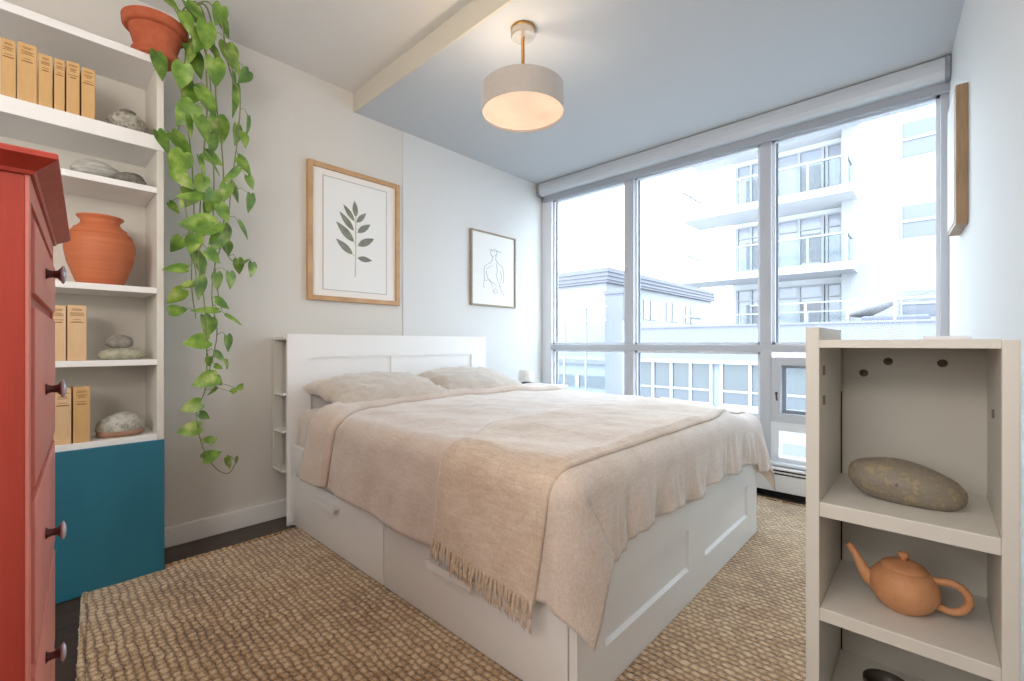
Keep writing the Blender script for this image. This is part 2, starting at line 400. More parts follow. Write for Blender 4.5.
for (y0, y1) in spans[:2]:
    mb = MB()
    for (a, b, c, d) in ((y0, y0 + .02, .57, 1.04), (y1 - .02, y1, .57, 1.04), (y0, y1, .55, .575), (y0, y1, 1.02, 1.04)):
        mb.box(XW + .03, XB, a, b, c, d)
    mb.build('glazing_bead', M['frame_light'], win)
    wpart('gasket', M['gasket'], XB - .035, XB - .021, y1 - .034, y1 - .02, .575, 1.02)
    wpart('pane', M['glass'], XB - .02, XB - .014, y0, y1, .57, 1.04)
    wpart('spandrel_panel', M['frame_light'], XW + .02, XB, y0, y1, .24, .555)
# third bay: small opening sash over a fixed light
y0, y1 = -.022, .880
sash = bpy.data.objects.new('opening_sash', None); COL.objects.link(sash); sash.parent = win
mb = MB()
for (a, b, c, d) in ((y0, y0 + .075, .535, 1.0), (y1 - .065, y1 - .004, .535, 1.0), (y0 + .075, y1 - .065, .535, .595), (y0 + .075, y1 - .065, .945, 1.0)):
    mb.box(XW - .012, XB, a, b, c, d)
mb.build('sash_frame', M['frame'], sash)
mb = MB()
for (a, b, c, d) in ((y0 + .075, y0 + .1, .595, .945), (y1 - .09, y1 - .065, .595, .945), (y0 + .1, y1 - .09, .595, .62), (y0 + .1, y1 - .09, .925, .945)):
    mb.box(XW + .03, XB - .025, a, b, c, d)
mb.build('glazing_bead', M['gasket'], sash)
mb = MB(); mb.box(XW - .03, XW - .012, .833, .848, .73, .75, bev=.003); mb.tube([(XW - .028, .84, .74), (XW - .034, .835, .69)], .006)
mb.build('latch', M['darkmetal'], sash)
wpart('pane', M['glass'], XB - .02, XB - .014, y0, y1, .56, 1.0, parent=sash)
mb = MB()
for (a, b, c, d) in ((y0, y1, .47, .535), (y0, y1, .24, .275), (y1 - .05, y1, .27, .47), (y0, y0 + .05, .27, .47)):
    mb.box(XW, XB, a, b, c, d)
mb.build('lower_frame', M['frame_light'], win)
wpart('pane', M['glass'], XB - .02, XB - .014, y0, y1, .27, .47)
sbox('trim_2', M['frame_light'], XW - .04, XB + .02, -.1, YW, .222, .245, bev=.004)     # sill
sbox('wall_window', M['wall_white'], XW, XB + .1, -.2, YW, 0, .225)

# roller blind
rb = thing('roller_blind', 'rolled up grey roller blind along the top of the window wall', 'blind', (XW - .06, 1.48, 2.64))
mb = MB()
prof = [(-.045, .118), (.045, .118), (.045, .01), (.02, -.002), (-.02, -.002), (-.04, .012), (-.05, .04), (-.052, .08)]
n = len(prof); v = [(p[0], y, p[1]) for y in (-1.52, 1.52) for p in prof]
mb.add(v, [tuple(range(n)), tuple(range(2 * n - 1, n - 1, -1))] + [(i, (i + 1) % n, n + (i + 1) % n, n + i) for i in range(n)])
mb.build('cassette', M['blind_box'], rb)
MB().box(.026, .03, -1.54, 1.52, -.05, .01).build('fabric', M['blind'], rb)
MB().box(.018, .034, -1.54, 1.52, -.062, -.046, bev=.004).build('bottom_bar', M['blind'], rb)
mb = MB().box(-.054, .05, 1.52, 1.545, -.006, .12, bev=.003); mb.build('end_cap', M['gasket'], rb)
MB().box(-.054, .05, -1.545, -1.52, -.006, .12, bev=.003).build('end_cap', M['gasket'], rb)

# baseboard heater
ht = thing('baseboard_heater', 'white baseboard heater below the window sill at the floor', 'heater', (3.69, 1.3, 0))
MB().box(-.045, .028, -1.28, 1.72, .045, .165, bev=.006).build('casing', M['white'], ht)
MB().box(-.035, .028, -1.28, 1.72, .165, .205, bev=.002).build('louvre_slot', M['gap'], ht)
MB().box(-.05, .028, -1.28, 1.72, .178, .188, bev=.002).build('louvre_bar', M['white'], ht)
MB().box(-.048, .028, -1.28, 1.72, .2, .216, bev=.004).build('top_cover', M['white'], ht)
MB().box(-.02, .028, -1.28, 1.72, 0, .045).build('plinth', M['gap'], ht)  # dark box painted in for the shaded gap under the casing

# ------------------------------------------------------------------ rug
RX0, RX1, RY0, RY1 = .165, 3.53, -.12, 2.735
def rugz(x, y): return .017 + .0025 * nz(x * 9, y * 9) + .0015 * nz(x * 31, y * 31, 3)
us = np.linspace(RX0, RX1, 200); vs = np.linspace(RY0, RY1, 170)
def rugp(x, y):
    wx = x + (.006 * nz(y * 13, 1.7) if x < RX0 + .02 or x > RX1 - .02 else 0) - (.075 * (RY1 - y) * max(0, 1 - (x - RX0) / .6))
    wy = y + (.006 * nz(x * 13, 4.2) if y > RY1 - .02 or y < RY0 + .02 else 0)
    ed = min(x - RX0, RX1 - x, y - RY0, RY1 - y)
    return (wx, wy, .004 if ed < .002 else rugz(x, y))
mb = MB().grid(rugp, list(us), list(vs))
rug = thing('rug', 'large chunky woven jute rug under the bed', 'rug', (0, 0, 0))
rg = mb.build('weave', M['rug'], rug, smooth=True)
# plaited border along the edges facing the room
mb = MB()
def edge(p0, p1, n):
    pts = []; rs = []
    for i in range(n + 1):
        t = i / n; x = p0[0] + (p1[0] - p0[0]) * t; y = p0[1] + (p1[1] - p0[1]) * t
        pts.append((x + .005 * nz(i * .9, 1), y + .005 * nz(i * .9, 9), .012)); rs.append(.0105 + .003 * math.sin(i * PI) + .003 * nz(i * 1.3, 5) + (.002 if i % 2 else -.001))
    mb.tube(pts, rs, 7)
edge((RX0 + .001, RY1), (RX0 + .001 - .075 * (RY1 - RY0), RY0), 200); edge((RX0, RY1 + .004), (RX1, RY1 + .004), 220); edge((RX1 + .004, RY1), (RX1 + .004, RY0), 180)
mb.build('edge_binding', M['rug'], rug, smooth=True)

# ------------------------------------------------------------------ bed
BX0, BX1, BY0, BY1 = 1.077, 2.865, .752, 2.85
bed = thing('bed', 'white storage bed with panelled headboard and two long side drawers', 'bed', (0, 0, 0))
mb = MB()
mb.box(BX0 + .012, BX0 + .03, BY0 + .03, BY1, 0.024, .34)      # carcass behind drawers
mb.box(BX0, BX0 + .03, BY0 + .028, BY1, .325, .49, bev=.003)   # side rail
mb.box(BX1 - .03, BX1, BY0 + .028, BY1, .02, .49, bev=.003)
mb.box(BX0 + .03, BX1 - .03, BY0 + .03, BY1, .36, .40)
mb.box(BX0, BX0 + .03, BY1 - .052, BY1, .016, .325)
mb.build('frame', M['white'], bed, angle=35)
# footboard: frame with two recessed panels
mb = MB()
fx = (BX0 + .155, 1.885, 2.065, 2.70)
for (a, b) in ((BX0, fx[0]), (fx[1], fx[2]), (fx[3], BX1)): mb.box(a, b, BY0, BY0 + .028, .018, .49)
for (a, b) in ((fx[0], fx[1]), (fx[2], fx[3])):
    mb.box(a, b, BY0, BY0 + .028, .018, .152); mb.box(a, b, BY0, BY0 + .028, .322, .49)
    # bevelled frame edge catching light along the bottom of each recess
    mb.add([(a, BY0, .152), (b, BY0, .152), (b - .0, BY0 + .014, .160), (a, BY0 + .014, .160)], [(0, 1, 2, 3)])
fb = mb.build('footboard', M['white'], bed)
for (a, b) in ((fx[0], fx[1]), (fx[2], fx[3])):
    MB().box(a, b, BY0 + .014, BY0 + .026, .15, .325).build('recessed_panel', M['white'], fb)
for (a, b) in ((1.795, 2.795), (.785, 1.788)):
    d = MB().box(BX0 - .002, BX0 + .014, a, b, .024, .318, bev=.003).build('drawer', M['white'], bed, angle=35)
    h0 = 2.205 if a > 1.5 else 1.175
    mb = MB(); mb.box(BX0 - .028, BX0 - .002, h0, h0 + .25, .258, .272, bev=.002); mb.box(BX0 - .042, BX0 - .026, h0, h0 + .25, .244, .274, bev=.003)
    mb.build('handle', M['white'], d)
# headboard: front panel with two recesses, open shelf body behind it
mb = MB(); hx = (1.203, 1.775, 1.951, 2.545); HY = 2.868
for (a, b) in ((BX0 - .014, hx[0]), (hx[1], hx[2]), (hx[3], 2.71)): mb.box(a, b, BY1, HY, 0, 1.16)
for (a, b) in ((hx[0], hx[1]), (hx[2], hx[3])):
    mb.box(a, b, BY1, HY, 0, .45); mb.box(a, b, BY1, HY, 1.012, 1.16)
hbp = mb.build('headboard', M['white'], bed)
for (a, b) in ((hx[0], hx[1]), (hx[2], hx[3])):
    MB().box(a, b, HY - .004, HY + .004, .44, 1.02).build('recessed_panel', M['white'], hbp)
mb = MB()
for z in (.322, 1.126): mb.box(BX0 - .035, 2.71, HY, 3.034, z, z + .014)
mb.box(BX0 + .26, BX0 + .275, HY, 3.034, .336, 1.126); mb.box(2.695, 2.71, HY, 3.034, .336, 1.126)
mb.box(BX0 - .035, BX0 + .018, 3.016, 3.034, .336, 1.126)
mb.box(BX0 + .018, BX0 + .26, 3.026, 3.034, .336, 1.126)
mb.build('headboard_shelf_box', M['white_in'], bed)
for z in (.560, .786):
    MB().box(BX0 - .033, BX0 + .26, HY, 3.026, z, z + .014).build('side_shelf', M['white'], bed)

# mattress
mt = tag(MB().box(1.105, 2.86, .80, 2.845, .40, .70, bev=.05).build('mattress', M['linen_sheet'], smooth=True), 'bed mattress in a beige fitted sheet showing beside the headboard', 'mattress')

# ---- cloth over the bed: flattened cloth coordinates (a across, b along) -> draped surface
CL, CR, CF, ZT, RR = 1.105, 2.875, .815, .725, .075
def sm(t): t = max(0, min(1, t)); return t * t * (3 - 2 * t)
def drape(a, b, off=0.0, fold=1.0):
    LQ = RR * PI / 2
    sx = -1 if a < CL else 1
    ex = max(0, CL - a, a - CR); ey = max(0, CF - b)
    e = math.hypot(ex, ey)
    cx = min(max(a, CL), CR); cy = max(b, CF)
    ZT = 0.725 - .045 * sm((a - 2.45) / .4) * sm((1.35 - b) / .55)
    wr = .010 * nz(a * 4.2, b * 4.2, 1) + .006 * nz(a * 9 + 3, b * 9, 2) + .004 * nz(a * 3, b * 22, 5) * fold
    if e < 1e-9:
        return (a, b, ZT + off + wr + .012 * math.exp(-((a - 1.9) ** 2) / .5))
    nx, ny = sx * ex / e, -ey / e
    th = min(e, LQ) / RR
    out = RR * math.sin(th); drop = RR * (1 - math.cos(th)); dn = max(0, e - LQ); drop += dn
    w = dn / .36
    c = 2 * abs(nx * ny)
    out += off * math.sin(th) + off * 0
    # folds
    if ny < -.5 and ex == 0:
        g = sm((a - CL) / .15)
        out += fold * w * (.030 * math.sin(a * 27 + 2.2 * nz(a * 2.1, 3.3)) + .022 * nz(a * 14, e * 3, 2)) + fold * min(1, w * 3) * .022 * nz(a * 24 + 1.5 * e, e * 4, 9) + .02 * w * g
    elif ex > 0 and ey == 0:
        out += fold * w * (.012 * math.sin(b * 13 + 2 * nz(b * 2, 7)) + .012 * nz(b * 7, e * 3, 4)) + .012 * w
    else:
        out += .05 * c * w
    x = cx + nx * out; y = cy + ny * out
    if ey > 0:
        if sx < 0 and a < 1.9: x += .20 * w * ny * ny * math.exp(-max(0, a - CL) / .10); y -= .03 * w * math.exp(-max(0, a - CL) / .12) * abs(ny)
        if sx > 0 or a > 2.4: x += .16 * w * math.exp(-max(0, CR - a) / .06) * (1 if ex > 0 else .8)
    z = ZT - drop + off * math.cos(th) + wr * .4 * math.cos(th)
    return (x, y, z)

def clothobj(name, m, us, vs, off=0, thick=.012, fold=1.0, warp=None, parent=None):
    fn = (lambda a, b: drape(*warp(a, b), off, fold)) if warp else (lambda a, b: drape(a, b, off, fold))
    o = MB().grid(fn, list(us), list(vs)).build(name, m, parent, smooth=True)
    # make normals face up/out, thicken inward
    me = o.data
    me.flip_normals() if me.polygons[len(me.polygons) // 2].normal.z < 0 else None
    md = o.modifiers.new('thickness', 'SOLIDIFY'); md.thickness = thick; md.offset = -1
    return o
def hemwarp(a, b):
    # foot hem wanders a little, the left corner hangs lower
    if b < CF:
        k = (CF - b) / .30
        h = .30 + .010 * math.sin(a * 11) + .008 * nz(a * 8, 2)
        if a < CL: h += .03
        else: h += .15 * math.exp(-(a - CL) / .06)
        if a > CR - .1: h += .05
        b = CF - k * h
    if b > 2.0: b = 2.0 + (b - 2.0) / .4 * (float(np.interp(a, [.72, 1.05, 1.2, 1.5, 1.9, 2.35, 2.77, 3.2], [2.33, 2.22, 2.33, 2.42, 2.44, 2.42, 2.30, 2.25])) - 2.0)
    if a < CL:
        k = (CL - a) / .43; a = CL - k * (.418 - .022 * sm((b - 1.7) / .4) + .006 * nz(b * 6, 8))
    return a, b
us = np.concatenate([np.linspace(CL - .43, CL, 30)[:-1], np.linspace(CL, CR, 120)[:-1], np.linspace(CR, CR + .42, 24)])
vs = np.concatenate([np.linspace(CF - .30, CF, 26)[:-1], np.linspace(CF, 2.40, 110)])
dv = clothobj('duvet', M['linen_duvet'], us, vs, 0, .012, 1.0, hemwarp)
tag(dv, 'beige linen duvet covering the bed and draping over its sides and foot', 'duvet')
# turned-down end of the duvet (a part)
us = np.concatenate([np.linspace(CL - .385, CL, 30)[:-1], np.linspace(CL, CR, 100)[:-1], np.linspace(CR, CR + .38, 20)])
tb = list(np.linspace(0, 1, 24))
FB = [(.72, 2.23), (1.05, 2.12), (1.2, 2.24), (1.5, 2.33), (1.9, 2.35), (2.35, 2.325), (2.77, 2.20), (3.2, 2.15)]
BB = [(.72, 2.49), (1.05, 2.39), (1.2, 2.50), (1.5, 2.60), (2.4, 2.63), (2.8, 2.52), (3.2, 2.48)]
def interp(tab, a): return float(np.interp(a, [q[0] for q in tab], [q[1] for q in tab]))
def foldfn(a, t):
    # cross-section of a soft roll: front edge rounded
    fb_, bk_ = interp(FB, a), interp(BB, a); b = fb_ + (bk_ - fb_) * t + .012 * nz(a * 3, 5)
    off = .012 + .028 * math.sin(min(1, t / .16) * PI / 2) - .012 * sm((t - .75) / .25)
    return drape(a, b, off, .6)
fo = MB().grid(foldfn, list(us), tb).build('turned_down_edge', M['linen_fold'], dv, smooth=True)
md = fo.modifiers.new('thickness', 'SOLIDIFY'); md.thickness = .012; md.offset = 0

# throw
def thwarp(a, t):
    k = max(0, CL - a)
    near = .79 + .0 * a + .18 * k
    near += .035 * sm((a - 2.2) / .5)
    far = 1.29 + .14 * sm((a - CL) / .35) * (1 - .75 * sm((a - 1.5) / 1.3)) + .13 * k
    return a, near + (far - near) * t
TE = .378
def throwp(a, t):
    aa, b = thwarp(a, t)
    x, y, z = drape(aa, b, .016, .35)
    if a < CL: z -= .055 * (1 - t) * (CL - a) / TE
    if a < CL and b < CF + .03: pass
    return (x, y, z)
us = np.concatenate([np.linspace(CL - TE, CL, 34)[:-1], np.linspace(CL, CR, 110)[:-1], np.linspace(CR, CR + .3, 20)])
tw = MB().grid(throwp, list(us), list(np.linspace(0, 1, 46))).build('throw_blanket', M['throw'], smooth=True)
tag(tw, 'tan woven throw blanket with tasselled end laid across the foot of the bed', 'blanket')
md = tw.modifiers.new('thickness', 'SOLIDIFY'); md.thickness = .010; md.offset = 0
for i in range(30):
    t = (i + .5) / 30
    p = Vector(throwp(CL - TE, t)); r = random.Random(i)
    L_ = .066 + .012 * r.random() + .014 * (1 - t)
    ax, ay = r.uniform(-.012, .0), r.uniform(-.007, .007)
    mb = MB()
    pts = [p + Vector((-.003 + ax * q * q, ay * q, .006 - L_ * .5 * q)) for q in (0, .2, .5, .8, 1)]
    mb.tube(pts, [.0045, .0062, .0050, .0052, .0050], 8)
    for k in range(4):
        o_ = Vector((r.uniform(-.003, .003), (k - 1.5) * .0022, 0))
        mb.tube([pts[-1] + o_ * .5 + Vector((0, 0, .006)), pts[-1] + o_ - Vector((0, 0, L_ * .25)), pts[-1] + o_ * 2.2 - Vector((0, 0, L_ * r.uniform(.42, .55)))], [.0028, .0026, .0012], 5)
    mb.build('tassel', M['fringe'], tw, smooth=True)

# pillows
def pillow(name, label, loc, rot, w, h, t, seed, group):
    root = None
    mb = MB(); n = 34
    def surf(sgn):
        def fn(u, v):
            e = (max(0, 1 - abs(u) ** 2.6) * max(0, 1 - abs(v) ** 2.6)) ** .42
            ed = 1 - .07 * (1 - abs(v) ** 2) * (abs(u) ** 6); ed2 = 1 - .08 * (1 - abs(u) ** 2) * (abs(v) ** 6)
            cr = .016 * nz(u * 3 + seed, v * 3, sgn) * (1 - e * .3) + .010 * nz(u * 8 + seed, v * 8, sgn) + .010 * nz(u * 16 + seed, v * 5, sgn) + .03 * math.sin(math.atan2(v, u) * 11 + seed) * (math.hypot(u, v) ** 2) * .5 * (1 - e)
            return (u * w / 2 * ed, v * h / 2 * ed2, sgn * (e * t / 2) * (1.0 if sgn > 0 else .55) + cr * e ** .3)
        return fn
    g = [math.sin(x * PI / 2) for x in np.linspace(-1, 1, n)]
    mb.grid(surf(1), g, g); mb.grid(surf(-1), g, g)
    o = mb.build(name, M['linen_pillow'], smooth=True)
    o.location = loc; o.rotation_euler = rot
    return tag(o, label, 'pillow', group)
pillow('pillow', 'beige linen pillow at the near left side of the headboard', (1.555, 2.60, .788), (math.radians(11), 0, math.radians(1)), .80, .52, .21, 3, 'bed pillows')
pillow('pillow', 'beige linen pillow farther from camera, on the window side of the bed', (2.33, 2.62, .790), (math.radians(13), 0, math.radians(-2)), .76, .52, .21, 11, 'bed pillows')

# bedside table + lamp in the window corner
ns = thing('bedside_table', 'white bedside table in the window corner behind the bed', 'table', (3.17, 2.64, 0))
MB().box(-.19, .19, -.2, .2, .70, .722, bev=.004).build('tabletop', M['white'], ns)
for sx in (-1, 1):
    for sy in (-1, 1):
        MB().box(sx * .165 - .018, sx * .165 + .018, sy * .175 - .018, sy * .175 + .018, 0, .70, bev=.003).build('leg', M['white'], ns)
dw = MB().box(-.18, .18, -.19, .19, .55, .70, bev=.003).build('drawer', M['white'], ns)
MB().lathe([(.012, 0), (.016, .012), (.0, .02)], n=16, M=Matrix.Translation((-.18, 0, .625)) @ Matrix.Rotation(-PI / 2, 4, 'Y')).build('knob', M['screw'], dw)
lp = thing('bedside_lamp', 'small white lamp with a dark base at the far corner of the bed', 'lamp', (3.13, 2.75, .722))
MB().lathe([(.055, 0), (.058, .006), (.05, .022), (.02, .03)], n=28).build('base', M['darkmetal'], lp, angle=40)
MB().lathe([(.012, .02), (.012, .05)], n=14).build('neck', M['brass'], lp)
MB().lathe([(.068, .035), (.075, .06), (.073, .12), (.062, .135), (.0, .138)], n=32).build('shade', M['lampglass'], lp, angle=50)

# ------------------------------------------------------------------ wall art
def framebox(mb, w, h, d, bar):
    # local: x along wall, y out of wall (negative), z up; origin bottom centre on wall
    mb.box(-w / 2, -w / 2 + bar, -d, 0, 0, h, bev=.002); mb.box(w / 2 - bar, w / 2, -d, 0, 0, h, bev=.002)
    mb.box(-w / 2 + bar, w / 2 - bar, -d, 0, 0, bar, bev=.002); mb.box(-w / 2 + bar, w / 2 - bar, -d, 0, h - bar, h, bev=.002)
f1 = thing('framed_print', 'large oak framed botanical leaf print above the headboard', 'picture', (1.605, YW, 1.395))
W1, H1 = .70, .93
mb = MB(); framebox(mb, W1, H1, .034, .032); mb.build('frame', M['oak'], f1)
MB().box(-W1 / 2 + .03, W1 / 2 - .03, -.014, -.006, .03, H1 - .03).build('mat_board', M['mat'], f1)
mb = MB(); a, b = .245, .075
for (x0, x1, z0, z1) in ((-a, -a + .005, b, H1 - b), (a - .005, a, b, H1 - b), (-a, a, b, b + .005), (-a, a, H1 - b - .005, H1 - b)): mb.box(x0, x1, -.017, -.014, z0, z1)
mb.build('mat_bevel', M['matline'], f1)
MB().box(-a, a, -.0155, -.0145, b, H1 - b).build('paper', M['paper'], f1)
def leafshape(base, tip, w, y, mb):
    bx, bz = base; tx, tz = tip; L = math.hypot(tx - bx, tz - bz); ux, uz = (tx - bx) / L, (tz - bz) / L; px, pz = -uz, ux
    n = 14; v = []; 
    for i in range(n + 1):
        t = i / n; hw = w * (math.sin(PI * t ** .85)) ** .9 if 0 < t < 1 else 0
        v.append((bx + ux * L * t + px * hw, y, bz + uz * L * t + pz * hw)); v.append((bx + ux * L * t - px * hw, y, bz + uz * L * t - pz * hw))
    mb.add(v, [(2 * i, 2 * i + 1, 2 * i + 3, 2 * i + 2) for i in range(n)])
lv = [((285, 190), (275, 80), 22), ((275, 220), (197, 122), 20), ((290, 225), (360, 148), 20), ((270, 285), (170, 175), 24), ((298, 292), (392, 220), 24), ((270, 360), (148, 245), 30), ((300, 380), (420, 315), 28), ((262, 445), (146, 358), 26), ((298, 465), (405, 470), 22)]
def pq(p): return ((p[0] - 285) / 120 * .128 - .005, .19 + (590 - p[1]) / 510 * .54)
mb = MB()
for (p, q, w) in lv:
    leafshape(pq(p), pq(q), w / 510 * .475, -.0165, mb)
mb.build('printed_leaves', M['ink'], f1)
mb = MB(); mb.tube([(*(lambda q: (q[0], -.0165, q[1]))(pq(p)),) for p in ((280, 595), (282, 500), (285, 400), (284, 290), (285, 185))], .0035, 6)
for (p, q, w) in lv: 
    mb.tube([(pq((285, p[1] + 12))[0], -.0165, pq((285, p[1] + 12))[1]), (pq(p)[0], -.0165, pq(p)[1])], .002, 5)
mb.build('printed_stem', M['stemink'], f1)
MB().box(-W1 / 2 + .03, W1 / 2 - .03, -.024, -.022, .03, H1 - .03).build('glazing', M['glazing'], f1)

f2 = thing('framed_drawing', 'small thin framed line drawing of a figure near the window', 'picture', (2.985, YW - .005, 1.45))
W2, H2 = .585, .685
mb = MB(); framebox(mb, W2, H2, .03, .014); mb.build('frame', M['oak2'], f2)
MB().box(-W2 / 2 + .012, W2 / 2 - .012, -.014, -.004, .012, H2 - .012).build('paper', M['paper'], f2)
def sk(p): return ((p[0] - 280) / 330 * W2, -.0155, (605 - p[1]) / 545 * H2)
mb = MB()
for pl in ([(255, 200), (262, 185), (285, 176), (300, 180), (305, 195), (298, 215), (285, 225), (270, 235), (262, 225), (255, 205)],
           [(245, 182), (275, 190), (305, 186), (338, 190)], [(272, 236), (268, 260), (250, 285), (215, 310), (208, 350), (212, 400), (205, 450), (210, 475)],
           [(298, 216), (292, 250), (310, 275), (345, 300), (356, 350), (352, 420)], [(300, 280), (305, 330), (300, 380), (320, 430), (335, 480), (360, 518)],
           [(225, 330), (255, 310), (270, 300)], [(222, 345), (235, 400), (260, 420), (300, 450)], [(275, 500), (290, 470), (310, 480), (300, 505)],
           [(215, 420), (240, 410), (262, 430), (270, 460)], [(312, 455), (330, 450), (345, 440)], [(280, 470), (270, 490), (290, 500), (285, 515)], [(330, 330), (338, 380), (330, 425)]):
    mb.tube([sk(p) for p in pl], .0016, 5)
mb.build('drawn_lines', M['pencil'], f2)

f3 = thing('framed_canvas', 'shallow wooden framed picture on the right wall seen edge-on', 'picture', (3.13, yr(3.13), 1.66), PI + ang)
# local frame: x along wall, -y out of the wall
mb = MB(); framebox(mb, .31, .655, .042, .02); mb.build('frame', M['oak3'], f3)
MB().box(-.135, .135, -.046, -.006, .02, .635, bev=.002).build('canvas', M['paper'], f3)

# ------------------------------------------------------------------ pendant lamp
PX, PY = 1.784, 1.592
pd = thing('pendant_lamp', 'grey drum pendant lamp hanging from the ceiling above the bed', 'lamp', (PX, PY, ZL))
MB().lathe([(.0, -.046), (.058, -.046), (.064, -.04), (.064, -.012), (.062, 0)], n=36).build('canopy', M['chrome'], pd, angle=40)
MB().lathe([(.0645, -.014), (.066, -.012), (.066, -.002), (.0645, 0)], n=36).build('canopy_ring', M['brass'], pd, angle=40)
MB().lathe([(.009, -.38), (.009, -.046)], n=14).build('stem', M['brass'], pd, smooth=True)
zb, zt = -.448, -.318
MB().lathe([(.214, zb), (.217, zb), (.217, zt), (.214, zt), (.214, zb)], n=72).build('shade', M['shade'], pd, angle=40)
def emit(name, col, st, trans='#fff2df'):
    m = bpy.data.materials.new(name); m.use_nodes = True; nt = m.node_tree; nt.nodes.clear(); L = nt.links
    o = N(nt, 'ShaderNodeOutputMaterial'); ad = N(nt, 'ShaderNodeAddShader'); em = N(nt, 'ShaderNodeEmission'); tl = N(nt, 'ShaderNodeBsdfTranslucent')
    no = N(nt, 'ShaderNodeTexNoise'); no.inputs['Scale'].default_value = 5; tc = N(nt, 'ShaderNodeTexCoord'); L.new(tc.outputs['Object'], no.inputs['Vector'])
    mr = N(nt, 'ShaderNodeMapRange'); mr.inputs['To Min'].default_value = st * .75; mr.inputs['To Max'].default_value = st * 1.25; L.new(no.outputs['Fac'], mr.inputs['Value']); L.new(mr.outputs[0], em.inputs['Strength'])
    em.inputs[0].default_value = lin(col); tl.inputs[0].default_value = lin(trans)
    L.new(em.outputs[0], ad.inputs[0]); L.new(tl.outputs[0], ad.inputs[1]); L.new(ad.outputs[0], o.inputs[0]); return m
MB().lathe([(0, zb + .014), (.213, zb + .014)], n=72).build('diffuser', emit('diffuser_glow', '#ffe9d4', .58, '#b8a48c'), pd)
mb = MB(); mb.box(-.21, .21, -.006, .006, -.39, -.38); mb.box(-.006, .006, -.21, .21, -.39, -.38); mb.build('shade_spider', M['brass'], pd)
for (x, y) in ((-.085, -.03), (.085, .04)): MB().lathe([(.0, -.075), (.018, -.07), (.026, -.05), (.022, -.03), (.012, -.01), (.012, .0)], (x, y, -.345), n=20).build('bulb', M['lampglass'], pd, smooth=True)

# ------------------------------------------------------------------ bookshelf (left)
SX0, SX1, SYF, SYB = -.42, .443, 2.715, 3.045
bk = thing('bookshelf', 'tall white open bookshelf with a teal lower door beside the vine', 'bookshelf', (0, 0, 0))
for (a, b) in ((SX0, SX0 + .027), (SX1 - .027, SX1)):
    MB().box(a, b, SYF, SYB, 0, 2.434, bev=.002).build('side_panel', M['white_in'], bk)
MB().box(SX0, SX1, SYF - .002, SYB, 2.434, 2.470, bev=.002).build('top_panel', M['white'], bk)
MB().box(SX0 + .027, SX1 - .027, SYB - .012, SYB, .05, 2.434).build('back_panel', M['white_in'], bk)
ZS = {'s2': (2.025, 2.092), 's3': (1.820, 1.848), 's4': (1.340, 1.368), 's5': (.999, 1.026), 's6': (.638, .668)}
for k, (a, b) in ZS.items():
    MB().box(SX0 + .027, SX1 - .027 if k != 's2' else SX1 + .001, SYF - {'s2': .004, 's6': .002}.get(k, 0), SYB - .012, a, b, bev=.002).build('shelf', M['white'], bk)
MB().box(SX0 + .02, SX1, SYF - .016, SYF, .004, .642, bev=.003).build('door', M['teal'], bk)
MB().box(SX0 + .027, SX1 - .027, SYF, SYB - .012, .0, .03).build('bottom_panel', M['white_in'], bk)

# books: each one with block of pages, cover and title lines
def book(x0, x1, z0, h, d, label, group, m, tilt=0, yoff=.012):
    w = x1 - x0
    t = thing('book', label, 'book', ((x0 + x1) / 2, SYF + yoff, z0), 0, group)
    t.rotation_euler = (0, tilt, 0)
    mb = MB(); c = .0035
    mb.box(-w / 2 + .0008, w / 2 - .0008, 0, .006, 0, h, bev=.0025)
    mb.box(-w / 2 + .0008, -w / 2 + c, .004, d, 0, h); mb.box(w / 2 - c, w / 2 - .0008, .004, d, 0, h)
    mb.build('cover', m, t)
    MB().box(-w / 2 + c, w / 2 - c, .006, d - .004, .004, h - .004).build('pages', M['pages'], t)
    mb = MB(); r = random.Random(int(x0 * 1e4) + int(z0 * 100))
    for zz in (.93, .91, .86, .84, .815, .74, .70, .69):
        ww = w * r.uniform(.18, .38)
        mb.box(-ww, ww, -.0007, .0004, h * zz - .0011, h * zz + .0011)
    mb.build('title_lines', M['print'], t)
    return t
z2 = ZS['s2'][1]
xs = [(-.081, -.037, .236, 'wide pale tan cloth book at the left end of the top shelf row'), (-.035, .022, .243, 'thickest tan cloth book, second from left on the top shelf'), (.024, .067, .222, 'tan cloth book, third from left on the top shelf'),
      (.070, .104, .222, 'thinnest tan cloth book, fourth from left on the top shelf'), (.107, .150, .230, 'tan cloth book, fifth from left on the top shelf'), (.154, .200, .222, 'tan cloth book at the right end of the row beside the stone urn')]
for (a, b, h, lb) in xs:
    book(a, b, z2, h, .17, lb, 'old cloth books on the top shelf', M['book'])
book(.058, .108, ZS['s5'][1], .238, .15, 'pale tan book half hidden by the dresser on the shelf of stacked stones', 'pale books on the middle shelves', M['book_b'])
book(.110, .172, ZS['s5'][1], .242, .15, 'pale tan book standing left of the stacked stones', 'pale books on the middle shelves', M['book_b'])
book(.070, .124, ZS['s6'][1], .240, .15, 'pale tan book beside a dresser knob on the lowest shelf', 'pale books on the middle shelves', M['book_b'])
book(.128, .184, ZS['s6'][1], .242, .15, 'darker tan book left of the pale two-tone stone', 'pale books on the middle shelves', M['book'])

